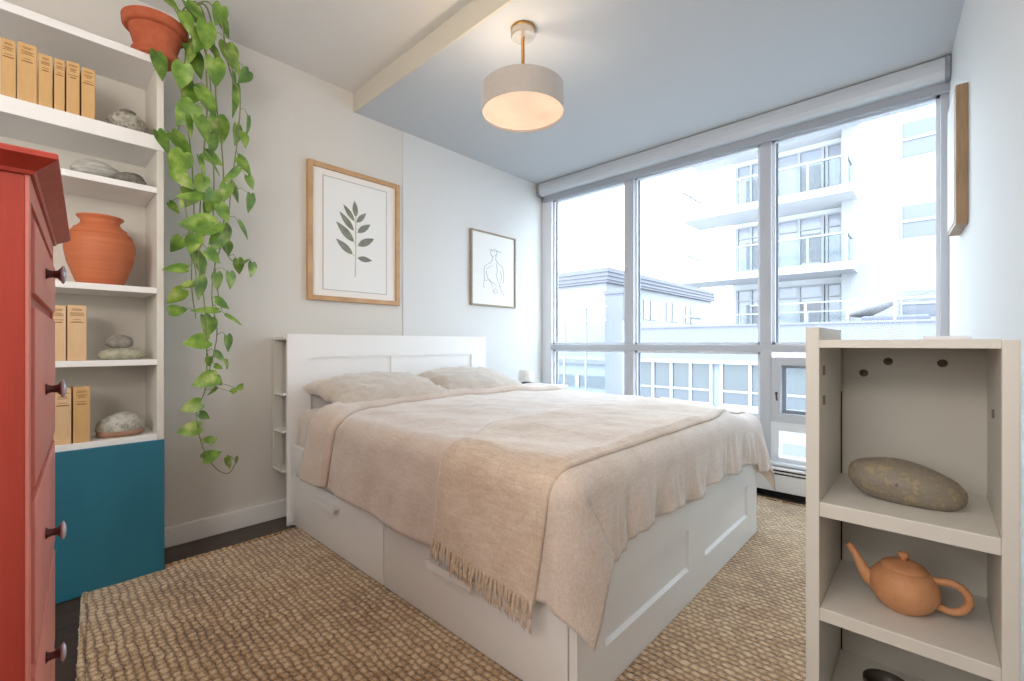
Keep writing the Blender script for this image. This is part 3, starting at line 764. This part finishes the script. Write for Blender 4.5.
# stones
def pebble(name, m, label, loc, dims, seed, rotz=0, tilt=0, lump=.12, egg=0, group=None, cut=.75, lying=True):
    """dims = full length, width, height; the underside is flattened where it rests"""
    bm = bmesh.new(); bmesh.ops.create_icosphere(bm, subdivisions=4, radius=1)
    for q in bm.verts:
        p = q.co; k = 1 + lump * mnoise.noise(p * 1.1 + Vector((seed, 0, 0))) + lump * .4 * mnoise.noise(p * 2.6 + Vector((0, seed, 0)))
        k2 = 1 + egg * p.x
        q.co = Vector((p.x * k * dims[0] / 2, p.y * k * k2 * dims[1] / 2, p.z * k * k2 * dims[2] / 2))
    R = Matrix.Rotation(tilt, 4, 'Y')
    for q in bm.verts: q.co = R @ q.co
    lo = min(q.co.z for q in bm.verts); fl = lo * cut
    for q in bm.verts:
        if q.co.z < fl: q.co.z = fl
        q.co.z -= fl
    me = bpy.data.meshes.new(name); bm.to_mesh(me); bm.free(); me.materials.append(m)
    me.polygons.foreach_set('use_smooth', [True] * len(me.polygons))
    o = bpy.data.objects.new(name, me); COL.objects.link(o); o.location = loc; o.rotation_euler = (0, 0, rotz)
    return tag(o, label, 'stone', group)
z3, z4, z5, z6 = (ZS[k][1] for k in ('s3', 's4', 's5', 's6'))
pebble('stone', M['st_band'], 'long pale banded stone on the short shelf above the vase', (.205, SYF + .085, z3), (.17, .11, .100), 2.2)
pebble('stone', M['st_dark'], 'dark flat stone in front of the banded stone above the vase', (.325, SYF + .05, z3), (.115, .08, .064), 5.1)
s_a = pebble('stone', M['st_green'], 'long flat olive stone under the small grey stone', (.296, SYF + .075, z5), (.172, .11, .068), 8.3, cut=.7, lump=.08)
pebble('stone', M['st_grey'], 'small grey stone balanced on the flat olive stone', (.288, SYF + .075, z5 + .055), (.098, .075, .070), 4.4, cut=.72)
so = pebble('stone', M['st_lump'], 'rounded pale stone with a brown base on the lowest shelf', (.293, SYF + .085, z6), (.172, .12, .128), 6.7, tilt=-.12)
# brown underside of that stone
mb = MB(); mb.lathe([(.0, -.001), (.062, -.001), (.078, .012), (.076, .028), (.06, .032), (.0, .034)], n=40)
bb = mb.build('brown_base', M['st_base'], so, smooth=True); bb.scale = (1.12, .78, 1); bb['label'] = 'brown matt underside'
# stone urn with a small collar
ur = thing('stone_urn', 'squat grey stone urn with a small collar at the right end of the book shelf', 'urn', (.318, SYF + .078, z2))
ur.scale = (1, 1, 1.5)
MB().lathe([(.0, 0), (.036, 0), (.058, .012), (.075, .030), (.072, .042), (.05, .056), (.030, .062)], n=36).build('body', M['urn'], ur, smooth=True)
MB().lathe([(.030, .058), (.031, .070), (.027, .072), (.025, .064), (.0, .062)], n=28).build('collar', M['st_dark'], ur, angle=50)
# terracotta vase
vs_ = thing('terracotta_vase', 'large round terracotta vase on the shelf behind the dresser top', 'vase', (.226, SYF + .125, z4))
MB().lathe([(0, 0), (.078, 0), (.082, .005), (.098, .05), (.117, .11), (.126, .165), (.124, .2), (.112, .235), (.092, .262), (.074, .28), (.068, .292), (.072, .304), (.083, .314), (.084, .320), (.079, .322), (.066, .312), (.058, .295), (.07, .25), (.0, .06)], n=56).build('body', M['terra'], vs_, smooth=True)
mb = MB()
for z, r in ((.232, .1148), (.262, .0935)): mb.lathe([(r - .001, z - .002), (r + .001, z), (r - .001, z + .002)], n=56)
mb.build('throwing_ridge', M['terra'], vs_, smooth=True)

# ------------------------------------------------------------------ hanging pothos
PPX, PPY, PPZ = .418, 2.757, 2.470
pot = thing('potted_pothos', 'trailing pothos vine in a terracotta pot on top of the bookshelf', 'potted plant', (PPX, PPY, PPZ))
MB().lathe([(0, .018), (.074, .018), (.106, .150), (.112, .150), (.122, .154), (.128, .162), (.130, .200), (.124, .206), (.116, .202), (.112, .165), (.0, .16)], n=48, M=Matrix.Diagonal((1, 1, .87, 1))).build('pot', M['terra_pot'], pot, angle=50)
MB().lathe([(0, 0), (.084, 0), (.090, .006), (.094, .030), (.090, .032), (.086, .02), (0, .018)], n=48).build('saucer', M['terra_pot'], pot, angle=50)
MB().lathe([(0, .160), (.06, .163), (.112, .156)], n=30).build('soil', M['soil'], pot, smooth=True)
CAM = Vector((0, 0, 1.1)); TH = .75284; FPX = 451.9; V0 = 343.8
FW = Vector((math.cos(TH), math.sin(TH), 0)); RT = Vector((math.sin(TH), -math.cos(TH), 0))
def at(u, v, Y):
    """point of the vertical plane at distance Y from the camera wall"""
    d = FW * FPX + RT * (u - 512) + Vector((0, 0, 1)) * (V0 - v); t = Y / d.y
    return CAM + d * t - Vector((PPX, PPY, PPZ))
sp = [  # stems (centre lines)
    [(183, 10), (196, 2), (205, 20), (206, 60), (207, 110), (203, 160), (200, 210), (199, 265), (204, 300), (206, 335), (207, 362), (205, 390), (197, 410), (198, 430), (206, 455), (218, 470), (229, 473), (236, 462)],
    [(188, 12), (205, 5), (214, 40), (216, 100), (222, 150), (224, 200), (222, 240), (214, 270), (212, 300), (217, 330), (214, 352), (207, 378)],
    [(186, 14), (192, 20), (190, 70), (188, 120), (192, 165), (194, 210), (192, 250), (192, 290), (196, 318)],
    [(190, 10), (208, 2), (222, 25), (226, 55), (233, 80), (240, 95), (238, 135), (232, 180), (228, 225), (226, 250), (234, 262), (246, 262)],
    [(184, 16), (186, 40), (183, 90), (178, 130), (176, 170), (184, 200), (190, 240), (197, 280)],
    [(192, 12), (200, 30), (210, 80), (212, 130), (214, 180), (213, 230), (216, 280), (222, 310)],
]
mb = MB(); stems3 = []
for i, s in enumerate(sp):
    rr = random.Random(i); Y0 = 2.70 + .03 * (i % 3)
    pts = []
    p0 = Vector((.09, -.05 + .02 * i, .185)); pts.append(p0)
    for j, (u, v) in enumerate(s):
        k = min(1, j / 2)
        pts.append(at(u, v, (2.79 * (1 - k) + Y0 * k) + .012 * math.sin(j * 1.3 + i)))
    # smooth (Catmull-Rom)
    out = []
    for j in range(len(pts) - 1):
        a, b, c, d = pts[max(j - 1, 0)], pts[j], pts[j + 1], pts[min(j + 2, len(pts) - 1)]
        for q in range(5):
            t = q / 5
            out.append(.5 * ((2 * b) + (c - a) * t + (2 * a - 5 * b + 4 * c - d) * t * t + (3 * b - a - 3 * c + d) * t ** 3))
    out.append(pts[-1]); stems3.append(out)
    mb.tube(out, [.0042 - .0018 * k / len(out) for k in range(len(out))], 6)
leaves = [  # centre, length in image px, heading of the tip in degrees (0 right, -90 down)
    (172, 3, 18, -25), (197, 13, 22, -50), (224, 26, 23, -38), (230, 56, 24, -72), (244, 77, 17, -115), (160, 67, 25, -75), (207, 37, 24, -85), (191, 56, 24, -95), (182, 77, 24, -95), (216, 53, 18, -60), (216, 73, 25, -80),
    (236, 101, 34, -85), (209, 103, 26, -60), (190, 96, 26, -100), (185, 115, 28, -115), (220, 131, 26, -80), (204, 130, 24, -70), (249, 127, 20, -75), (245, 140, 15, -80), (164, 143, 22, -60), (183, 146, 26, -30), (213, 146, 20, -80),
    (237, 136, 20, -80), (188, 24, 20, -70), (199, 42, 22, -95), (178, 165, 27, -110), (185, 180, 22, -40), (204, 169, 24, -70), (214, 159, 18, -20), (245, 166, 19, -35), (251, 183, 14, -60), (231, 176, 24, -120), (235, 193, 20, -50),
    (201, 185, 18, -100), (190, 196, 27, 190), (175, 208, 13, -40), (250, 204, 19, -75), (212, 203, 24, -100), (224, 214, 19, -60), (196, 224, 31, 185), (215, 235, 24, -110), (226, 235, 20, -70), (245, 231, 20, -40), (176, 245, 18, -120),
    (192, 245, 18, -90), (197, 243, 18, -80), (228, 249, 14, -80), (201, 265, 26, -75), (214, 257, 17, -45), (174, 268, 20, 175), (239, 267, 16, -70), (246, 261, 10, 40), (252, 270, 15, -100), (231, 281, 17, -85), (201, 289, 24, -70),
    (217, 282, 18, -75), (186, 285, 12, 200), (175, 297, 20, -120), (179, 310, 16, 20), (204, 310, 24, 185), (223, 304, 16, -30), (235, 320, 18, -25), (208, 324, 18, -80), (209, 328, 20, -95), (195, 342, 23, 190), (229, 344, 17, -70),
    (209, 362, 10, -85), (221, 357, 14, -25), (227, 365, 11, -75), (219, 367, 8, -20), (204, 381, 23, 195), (219, 381, 13, -35), (212, 392, 12, -120), (235, 390, 8, 40), (241, 386, 8, 60), (190, 407, 19, 205), (205, 416, 11, -30),
    (188, 430, 20, 195), (207, 440, 10, 180), (213, 440, 9, 35), (213, 455, 17, 15), (229, 463, 13, -75), (237, 460, 7, -80),
]
rr = random.Random(5)
for k in range(14):
    v = rr.uniform(15, 255); c = 207 + 6 * math.sin(v * .03); h = 26 - 8 * (v > 200)
    leaves.append((c + rr.uniform(-h, h), v, rr.uniform(17, 25), rr.uniform(-130, -40)))
lm = MB()
allst = [p for s in stems3 for p in s]
def heart(t):  # half width profile for a pothos leaf, t 0 at petiole .. 1 at tip
    return .40 * (math.sin(PI * min(1, (t * .93 + .07)) ** .62)) ** .85 * (1 - .12 * t)
for i, (u, v, Lp, hd) in enumerate(leaves):
    r = random.Random(i * 7 + 1)
    Y = 2.70 + r.uniform(-.075, .075)
    if u < 174: Y = 2.655 + r.uniform(-.02, .02)
    if v > 325: Y = 2.70 + r.uniform(-.02, .02)
    ctr = at(u, v, Y); z_ = (ctr + Vector((PPX, PPY, PPZ)) - CAM).dot(FW)
    Lw = Lp / FPX * z_ * 1.0
    hdr = math.radians(hd + r.uniform(-8, 8))
    # leaf frame: heading in the wall-parallel plane, normal toward the room, tilted at random
    hx = Vector((math.cos(hdr), 0, math.sin(hdr)))
    nrm = Vector((.35, -1, .35)) + Vector((r.uniform(-.45, .45), 0, r.uniform(-.3, .45))) * (.2 if u < 168 else 1)
    nrm = (nrm - hx * nrm.dot(hx)).normalized()
    hx = (hx - nrm * r.uniform(-.15, .35)).normalized(); nrm = (nrm - hx * nrm.dot(hx)).normalized(); sd = nrm.cross(hx)
    base = ctr - hx * Lw * .5
    n = 8; vv = []; curl = r.uniform(.05, .22); nar = 1.0 if r.random() > .18 else .45
    for a in range(n + 1):
        t = a / n; w = heart(t) * Lw * nar if a < n else 0
        mid = base + hx * (Lw * t) - nrm * (curl * Lw * t * t)
        back = hx * (-.10 * Lw * (1 - t) ** 6)
        vv += [mid + back + sd * w + nrm * (.10 * Lw * (w / Lw) * 1.2), mid + (back * .45 if False else back) + sd * w * .5 + nrm * (.018 * Lw), mid, mid + back - sd * w * .5 + nrm * (.018 * Lw), mid + back - sd * w + nrm * (.10 * Lw * (w / Lw) * 1.2)]
    ff = [(5 * a + c, 5 * a + c + 1, 5 * a + c + 6, 5 * a + c + 5) for a in range(n) for c in range(4)]
    lm.add(vv, ff)
    # petiole to the nearest point of a stem
    nb = min(allst, key=lambda p: (p - base).length + .3 * abs((p.z - base.z) - .03))
    if (nb - base).length < .22:
        md_ = (nb + base) / 2 + Vector((0, -.005, .018)); mb.tube([nb, md_, base + hx * .004], [.0019, .0016, .0014], 5)
mb.v += []; stv = mb.build('stems', M['vine'], pot, smooth=True)
lm.build('leaves', M['leaf'], pot, smooth=True)

# ------------------------------------------------------------------ red dresser (near left)
DR = -math.radians(3.56)
dr = thing('dresser', 'tall red painted chest of drawers at the left edge in front of the bookshelf', 'dresser', (.0, .885, 0), DR)
# local: front plane x=0, near side y=0, far y=W, depth to -x
DW, DD, DH = .60, .44, 1.330
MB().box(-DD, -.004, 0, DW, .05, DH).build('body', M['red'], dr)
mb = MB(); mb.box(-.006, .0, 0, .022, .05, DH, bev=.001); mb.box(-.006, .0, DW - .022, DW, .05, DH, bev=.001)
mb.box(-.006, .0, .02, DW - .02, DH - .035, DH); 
mb.build('front_frame', M['red_lit'], dr)
mb = MB()
lay = [(.004, DH - .004), (.006, DH + .001), (.024, DH + .013), (.028, DH + .016), (.028, DH + .022), (.026, DH + .024)]
v = []
for (o_, z) in lay: v += [(-DD - o_, -o_, z), (o_, -o_, z), (o_, DW + o_, z), (-DD - o_, DW + o_, z)]
mb.add(v, [(3, 2, 1, 0), tuple(4 * (len(lay) - 1) + k for k in range(4))] + [(4 * i + k, 4 * i + (k + 1) % 4, 4 * i + 4 + (k + 1) % 4, 4 * i + 4 + k) for i in range(len(lay) - 1) for k in range(4)])
mb.build('crown_top', M['red'], dr)
mb = MB(); mb.box(-DD, -.0, .0, DW, 0, .05); mb.build('plinth', M['red'], dr)
for (z0, z1) in ((1.17, 1.272), (.90, 1.152), (.655, .882), (.432, .637), (.212, .414), (.06, .194)):
    d = MB().box(-.008, .004, .028, DW - .028, z0, z1, bev=.003).build('drawer', M['red_lit'], dr, angle=40)
    pnl = [(.05, DW - .05, z0 + .022, z1 - .022)]
    zc = {1.17: 1.222, .90: 1.021, .655: .770, .432: .554, .212: .313, .06: .127}[z0]
    mb = MB(); Mk = Matrix.Translation((.004, .245, zc)) @ Matrix.Rotation(PI / 2, 4, 'Y') @ Matrix.Diagonal((.95, .95, .66, 1))
    mb.lathe([(.011, 0), (.008, .004), (.0062, .012), (.0075, .022), (.013, .028), (.015, .030)], n=20, M=Mk)
    kb = mb.build('knob', M['knobstem'], d, smooth=True)
    MB().lathe([(.013, .028), (.0165, .031), (.0165, .034), (.010, .038), (.0, .0395)], n=24, M=Mk).build('knob_face', M['porcelain'], kb, smooth=True)

# ------------------------------------------------------------------ right cabinet
CX0, CX1 = 1.35, 1.712
cb = thing('shelf_cabinet', 'narrow white open shelf cabinet standing at the right wall', 'cabinet', (0, 0, 0))
MB().box(CX0, CX1, .212, .241, .019, 1.142, bev=.002).build('side_panel', M['cab'], cb)
MB().box(CX0, CX1, -.124, -.098, .019, 1.108, bev=.002).build('side_panel', M['cab'], cb)
MB().box(CX0 + .001, CX1, -.098, .212, 1.090, 1.110, bev=.001).build('top_panel', M['cab'], cb)
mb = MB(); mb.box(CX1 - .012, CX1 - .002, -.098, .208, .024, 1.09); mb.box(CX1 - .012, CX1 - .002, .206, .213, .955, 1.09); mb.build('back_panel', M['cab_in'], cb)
MB().box(CX1 - .006, CX1 - .001, .205, .214, .026, .96).build('back_gap', M['gap'], cb)
for (z0, z1) in ((.668, .704), (.408, .440), (.135, .165)):
    MB().box(CX0 + .001, CX1 - .012, -.098, .212, z0, z1, bev=.002).build('shelf', M['cab'], cb)
for (y, z) in ((.156, 1.013), (.100, 1.049), (-.014, 1.047)):
    Mk = Matrix.Translation((CX1 - .012, y, z)) @ Matrix.Rotation(-PI / 2, 4, 'Y')
    MB().lathe([(.011, 0), (.010, .002), (.005, .003), (.004, .007), (.0, .008)], n=18, M=Mk).build('screw', M['screw'], cb, smooth=True)
for (x, z) in ((1.40, 1.032), (1.40, .955)):
    MB().box(x - .004, x + .004, .207, .2125, z - .012, z + .012, bev=.001).build('shelf_pin', M['screw'], cb)
MB().box(1.5, 1.508, -.0985, -.094, .93, .95).build('shelf_pin', M['screw'], cb)
tag(MB().box(1.47, 1.62, -.06, .022, 1.110, 1.119, bev=.002).build('flat_tray', M['frame_light']), 'flat white tray lying on top of the shelf cabinet', 'tray')
bs_ = pebble('stone', M['st_big'], 'large mottled brown river stone on the upper shelf of the cabinet', (1.505, .056, .704), (.232, .13, .112), 3.3, rotz=PI / 2 + PI, tilt=.13, lump=.07, egg=-.10, cut=.82)
# teapot
tp = thing('teapot', 'small tan clay teapot on the middle shelf of the cabinet', 'teapot', (1.490, .058, .440), math.radians(-90 + 4))
# local x = toward handle (world -Y)
MB().lathe([(0, 0), (.034, 0), (.038, .003), (.056, .018), (.067, .042), (.069, .060), (.063, .082), (.050, .099), (.040, .104)], n=48).build('body', M['tea'], tp, smooth=True)
ld = MB().lathe([(.045, .1), (.046, .104), (.044, .108), (.030, .116), (.012, .121), (.0, .122)], n=40).build('lid', M['tea'], tp, angle=60)
MB().lathe([(.006, .119), (.006, .124), (.010, .128), (.012, .134), (.009, .140), (.0, .142)], n=24).build('lid_knob', M['tea'], ld, smooth=True)
MB().tube([(-.050, 0, .045), (-.068, 0, .058), (-.082, 0, .080), (-.092, 0, .103), (-.104, 0, .124), (-.112, 0, .132)], [.020, .017, .0125, .0095, .0085, .0075], 16).build('spout', M['tea'], tp, smooth=True)
hp = [(.050 + .040 * (1 - math.cos(a)) * .62 + .012, 0, .060 + .032 * math.cos(a * 1.0)) for a in np.linspace(0, 2 * PI, 3)]
hp = []
for a in np.linspace(math.radians(125), math.radians(-130), 22):
    hp.append((.082 + .034 * math.cos(a), 0, .058 + .034 * math.sin(a)))
hp[0] = (.052, 0, .088); hp[-1] = (.054, 0, .030)
MB().tube(hp, [.0085] * len(hp), 12).build('handle', M['tea'], tp, smooth=True)
# bowl on the lowest visible shelf
bw = tag(MB().lathe([(0, 0), (.026, 0), (.029, .008), (.042, .046), (.049, .080), (.049, .086), (.045, .086), (.04, .06), (.02, .012), (0, .01)], n=40).build('bowl', M['bowl'], smooth=True), 'dark brown bowl on the lowest shelf of the cabinet', 'bowl')
bw.location = (1.47, .088, .165)

# ------------------------------------------------------------------ outside
# own balcony by the left pane
def out_thing(name, label, cat, loc, group=None): return thing(name, label, cat, loc, 0, group)
terr = sbox('ground', M['ground'], 3.95, 90, -40, 90, -9.2, -9.0)
rl = out_thing('balcony_railing', 'glass balcony railing with thin metal posts outside the left pane', 'railing', (5.4, 0, 0))
mb = MB(); mb.box(-.02, .02, 3.28, 6.6, 1.60, 1.625); mb.build('top_rail', M['rail'], rl)
MB().box(-.015, .015, 3.28, 6.6, 1.415, 1.435).build('lower_rail', M['rail'], rl)
for y in (3.62, 4.0, 4.6, 5.6): MB().box(-.012, .012, y - .012, y + .012, .02, 1.6).build('post', M['rail'], rl)
MB().box(-.004, .004, 3.3, 6.6, .1, 1.41).build('glass_panel', M['railpane'], rl)
bs2 = tag(MB().box(5.0, 6.2, 2.9, 7, -.2, .02).build('balcony_slab', M['slab']), 'concrete balcony floor slab outside the left pane', 'balcony')
cl = out_thing('balcony_column', 'lavender grey square column beside the glass balcony railing', 'column', (5.7, 3.3, .02))
MB().box(-.12, .12, -.16, .12, 0, 1.78).build('shaft', M['col_grey'], cl); MB().box(-.14, .14, -.18, .14, 1.78, 1.83).build('cap', M['roof_grey'], cl)
MB().box(-.125, -.1, -.20, -.16, 0, 1.4).build('bright_edge', M['fac'], cl)

# low building across the street (A)
A = out_thing('low_building', 'low lavender white building with strip windows across the street', 'building', (16, 0, -9))
MB().box(0, 5.0, -12, 8.95, 0, 9.55).build('wall', M['fac_blue'], A)
MB().box(-.15, .3, -12, 9.05, 9.55, 10.68).build('parapet', M['fac_lav'], A)
MB().box(-.2, .35, -12, 9.1, 10.68, 10.74).build('coping', M['roof_grey'], A)
MB().box(-.16, .2, -12, 9.05, 9.42, 9.55).build('band', M['fac'], A)
for (a, b) in ((5.6, 8.4), (2.6, 5.26), (-.6, 1.9)):
    w = MB().box(-.03, .1, a, b, 8.02, 9.85 - .02).build('window', M['win_low'], A)
    mb = MB()
    for t in np.linspace(a, b, 5 if b - a > 2.7 else 4): mb.box(-.09, -.03, t - .05, t + .05, 8.02, 9.83)
    for z in (8.02, 8.48, 9.78): mb.box(-.08, -.03, a, b, z, z + .07)
    mb.build('window_bars', M['fac'], w)
    MB().box(-.035, -.028, a + .1, b - .1, 8.06, 8.46).build('pane', M['win_out'], w)
    MB().box(-.12, .0, a - .08, b + .08, 7.9, 8.02).build('sill', M['fac'], A)
for (a, b) in ((5.6, 8.4), (2.6, 5.26), (-.6, 1.9)):
    w = MB().box(-.03, .1, a, b, 5.2, 7.0).build('window', M['win_out2'], A)
    MB().box(-.09, -.03, (a + b) / 2 - .05, (a + b) / 2 + .05, 5.2, 7.0).build('window_bars', M['fac'], w)
MB().box(.3, 5, -12, 8.9, 9.56, 9.7).build('roof', M['ground'], A)
rr_ = out_thing('roof_railing', 'thin pale railing along the low building roof edge', 'railing', (16.05, 0, 1.74))
MB().box(-.02, .02, -6, 4.4, .58, .62).build('top_rail', M['rail'], rr_)
for y in np.linspace(-5.4, 3.9, 10): MB().box(-.025, .025, y - .03, y + .03, 0, .6).build('post', M['rail'], rr_)
cv = out_thing('covered_parasol', 'grey covered roof furniture lump behind the roof railing', 'cover', (17.2, 1.4, .7))
mb = MB(); bmx = [(-.5, -.62, .0), (.5, .62, 0)]
def lump(u, v):
    x = math.cos(u) * math.cos(v); y = math.sin(u) * math.cos(v); z = math.sin(v)
    return (.45 * x, .62 * y, 1.52 + .26 * z - .20 * y + .05 * nz(x * 2, y * 2))
mb.grid(lump, list(np.linspace(0, 2 * PI, 26)), list(np.linspace(-PI / 2, PI / 2, 14))); mb.build('canvas', M['cover'], cv, smooth=True)
mb = MB(); mb.tube([(0, 0, 0), (0, 0, 1.3)], .06); mb.build('pole', M['rail'], cv)
MB().box(-.4, .4, -1.3, .2, 1.0, 1.22, bev=.06).build('bench', M['fac_lav'], cv)

# white apartment tower with balconies (T)
T = out_thing('apartment_tower', 'tall white apartment block with stacked balconies seen through the right panes', 'building', (22, 0, -9))
def tz(z): return z + 9
MB().box(0, 10, -14, 2.72, 0, 27).build('wall', M['fac'], T)
MB().box(.9, 10, 2.7, 7.05, 0, 27).build('recessed_wall', M['fac_recess'], T)
FL = [1.25, 4.15, 7.02, 9.9, 12.8]
for i, z in enumerate(FL):
    wlo, whi = tz(z) + .12, tz(z) + 2.35
    for (a, b) in ((2.8, 3.3), (3.45, 5.15), (5.6, 6.8)):
        w = MB().box(.78, .92, a, b, wlo, whi).build('window', M['win_recess'], T)
        mb = MB(); ns_ = 2 if b - a > 1 else 1
        for t in np.linspace(a, b, ns_ + 1): mb.box(.7, .78, t - .05, t + .05, wlo, whi)
        for zz in (wlo, whi - .06, whi - .55): mb.box(.71, .78, a, b, zz, zz + .06)
        mb.build('window_bars', M['fac'], w)
        if ns_ == 2: MB().box(.765, .782, a + .08, a + .82, wlo + .3, whi - .7).build('curtain', M['curtain'], w)
for i, z in enumerate(FL[:4]):
    # balcony: slab, glass rail
    y1_ = 8.6 if i else 8.6
    bal = MB().box(-1.35, .9, 2.2, y1_, tz(z) - .28, tz(z)).build('balcony_slab', M['slab'], T)
    mb = MB()
    for y in np.linspace(2.4, y1_ - .05, 6): mb.box(-1.32, -1.27, y - .03, y + .03, tz(z), tz(z) + 1.1)
    mb.box(-1.33, -1.25, 2.37, y1_ - .02, tz(z) + 1.06, tz(z) + 1.12); mb.box(-1.3, .0, 2.37, 2.43, tz(z) + 1.06, tz(z) + 1.12); mb.box(-.06, 0, 2.37, 2.43, tz(z), tz(z) + 1.1)
    mb.box(-1.3, 0.9, y1_ - .08, y1_ - .02, tz(z) + 1.06, tz(z) + 1.12)
    mb.build('balcony_rail', M['fac'], bal)
    mb = MB(); mb.box(-1.31, -1.29, 2.4, y1_ - .05, tz(z) + .1, tz(z) + 1.06); mb.box(-1.3, 0, 2.39, 2.41, tz(z) + .1, tz(z) + 1.06)
    mb.build('balcony_glass', M['railpane'], bal)
for z in (.9, 3.05 + .0, 4.95, 7.75 + .05, 10.8):
    pass
for (z0, z1) in ((7.95, 9.2), (5.0, 6.15), (2.1, 3.05), (10.9, 12.1)):
    w = MB().box(-.02, .1, -1.5, .88, tz(z0), tz(z1)).build('window', M['win_out2'], T)
    mb = MB(); mb.box(-.06, -.02, -1.5, .88, tz((z0 + z1) / 2) - .04, tz((z0 + z1) / 2) + .06); mb.box(-.06, -.021, .885, .95, tz(z0) - .02, tz(z1) + .02); mb.build('window_bars', M['fac'], w)

# grey roofed building far left (B)
B = out_thing('roofed_building', 'pale building with a grey corrugated roof fascia seen through the left pane', 'building', (30, 0, -9))
MB().box(0, 22, 18.3, 34, 0, 14.8).build('wall', M['fac'], B)
mb = MB(); mb.box(-.3, 22.3, 18.0, 34.2, 14.75, 15.9)
for z in (14.95, 15.25, 15.55): mb.box(-.38, 22.4, 17.92, 34.2, z, z + .12)
mb.build('roof_fascia', M['roof_grey'], B)
for x in (1.5, 6, 10.5, 15):
    w = MB().box(x, x + 2.6, 18.24, 18.4, 12.2, 13.9).build('window', M['win_out2'], B)
    MB().box(x + 1.2, x + 1.3, 18.18, 18.26, 12.2, 13.9).build('window_bars', M['fac'], w)
# lower street building seen below the transom on the left (C)
Cb = out_thing('street_building', 'white street building with a dark window band low in the left pane', 'building', (21, 0, -9))
MB().box(0, 6, 10.2, 24, 0, 9.0).build('wall', M['fac_blue'], Cb)
MB().box(-.05, .1, 10.6, 24, 7.7, 8.35).build('window_band', M['win_out'], Cb)
for y in (12.2, 14.6, 16.9): MB().box(-.1, .0, y - .12, y + .12, 7.7, 8.35).build('window_bars', M['fac'], Cb)
MB().box(-.2, 6.1, 10.1, 24, 9.0, 9.25).build('coping', M['roof_grey'], Cb)
MB().box(-.08, .05, 10.4, 24, 5.4, 6.0).build('lower_band', M['roof_grey'], Cb)

# ------------------------------------------------------------------ light
def light(name, kind, loc, energy, col, size=None, aim=None, rot=None, sy=None):
    l = bpy.data.lights.new(name, kind); l.energy = energy; l.color = col
    if kind == 'AREA':
        l.shape = 'RECTANGLE'; l.size = size; l.size_y = sy or size
    elif kind == 'POINT': l.shadow_soft_size = size
    elif kind == 'SUN': l.angle = math.radians(size)
    o = bpy.data.objects.new(name, l); COL.objects.link(o); o.location = loc
    if aim is not None:
        o.rotation_euler = (Vector(aim) - Vector(loc)).to_track_quat('-Z', 'Y').to_euler()
    return o
w = bpy.data.worlds.new('sky'); scn.world = w; w.use_nodes = True
nt = w.node_tree; bg = nt.nodes['Background']; L = nt.links
tc = N(nt, 'ShaderNodeTexCoord'); sx = N(nt, 'ShaderNodeSeparateXYZ'); cr = N(nt, 'ShaderNodeValToRGB')
L.new(tc.outputs['Generated'], sx.inputs[0]); L.new(sx.outputs['Z'], cr.inputs[0]); L.new(cr.outputs[0], bg.inputs[0])
cr.color_ramp.elements[0].color = (.92, .955, 1, 1); cr.color_ramp.elements[1].color = (.80, .89, 1, 1)
bg.inputs[1].default_value = 11.0
light('sun', 'SUN', (0, 0, 20), 3.0, (1, .98, .95), 3, aim=(12, 7, 0))
light('room_fill', 'AREA', (-1.35, 1.0, 1.75), 38, (1, .97, .935), 1.6, aim=(2, 1.6, 1.1), sy=1.6)
light('ceiling_fill', 'AREA', (-.9, .1, 1.9), 24, (1, .90, .82), .7, aim=(.2, .9, 2.9), sy=.5)  # added unseen light that brightens the high ceiling
light('pendant_bulb', 'POINT', (PX - .05, PY + .055, ZL - .385), 6, (1, .84, .66), .03)

# ------------------------------------------------------------------ camera
cam = bpy.data.cameras.new('camera'); co = bpy.data.objects.new('camera', cam); COL.objects.link(co)
cam.sensor_width = 36; cam.sensor_fit = 'HORIZONTAL'; cam.lens = FPX / 1024 * 36
co.location = CAM; co.rotation_euler = (PI / 2, 0, TH - PI / 2)
cam.shift_y = (V0 - 340.5) / 1024
cam.clip_start = .02; cam.clip_end = 300
scn.camera = co
scn.view_settings.view_transform = 'Standard'
scn.view_settings.exposure = 0.0
scn.cycles.use_denoising = True
scn.cycles.max_bounces = 10
scn.cycles.transparent_max_bounces = 24
scn.cycles.sample_clamp_indirect = 8
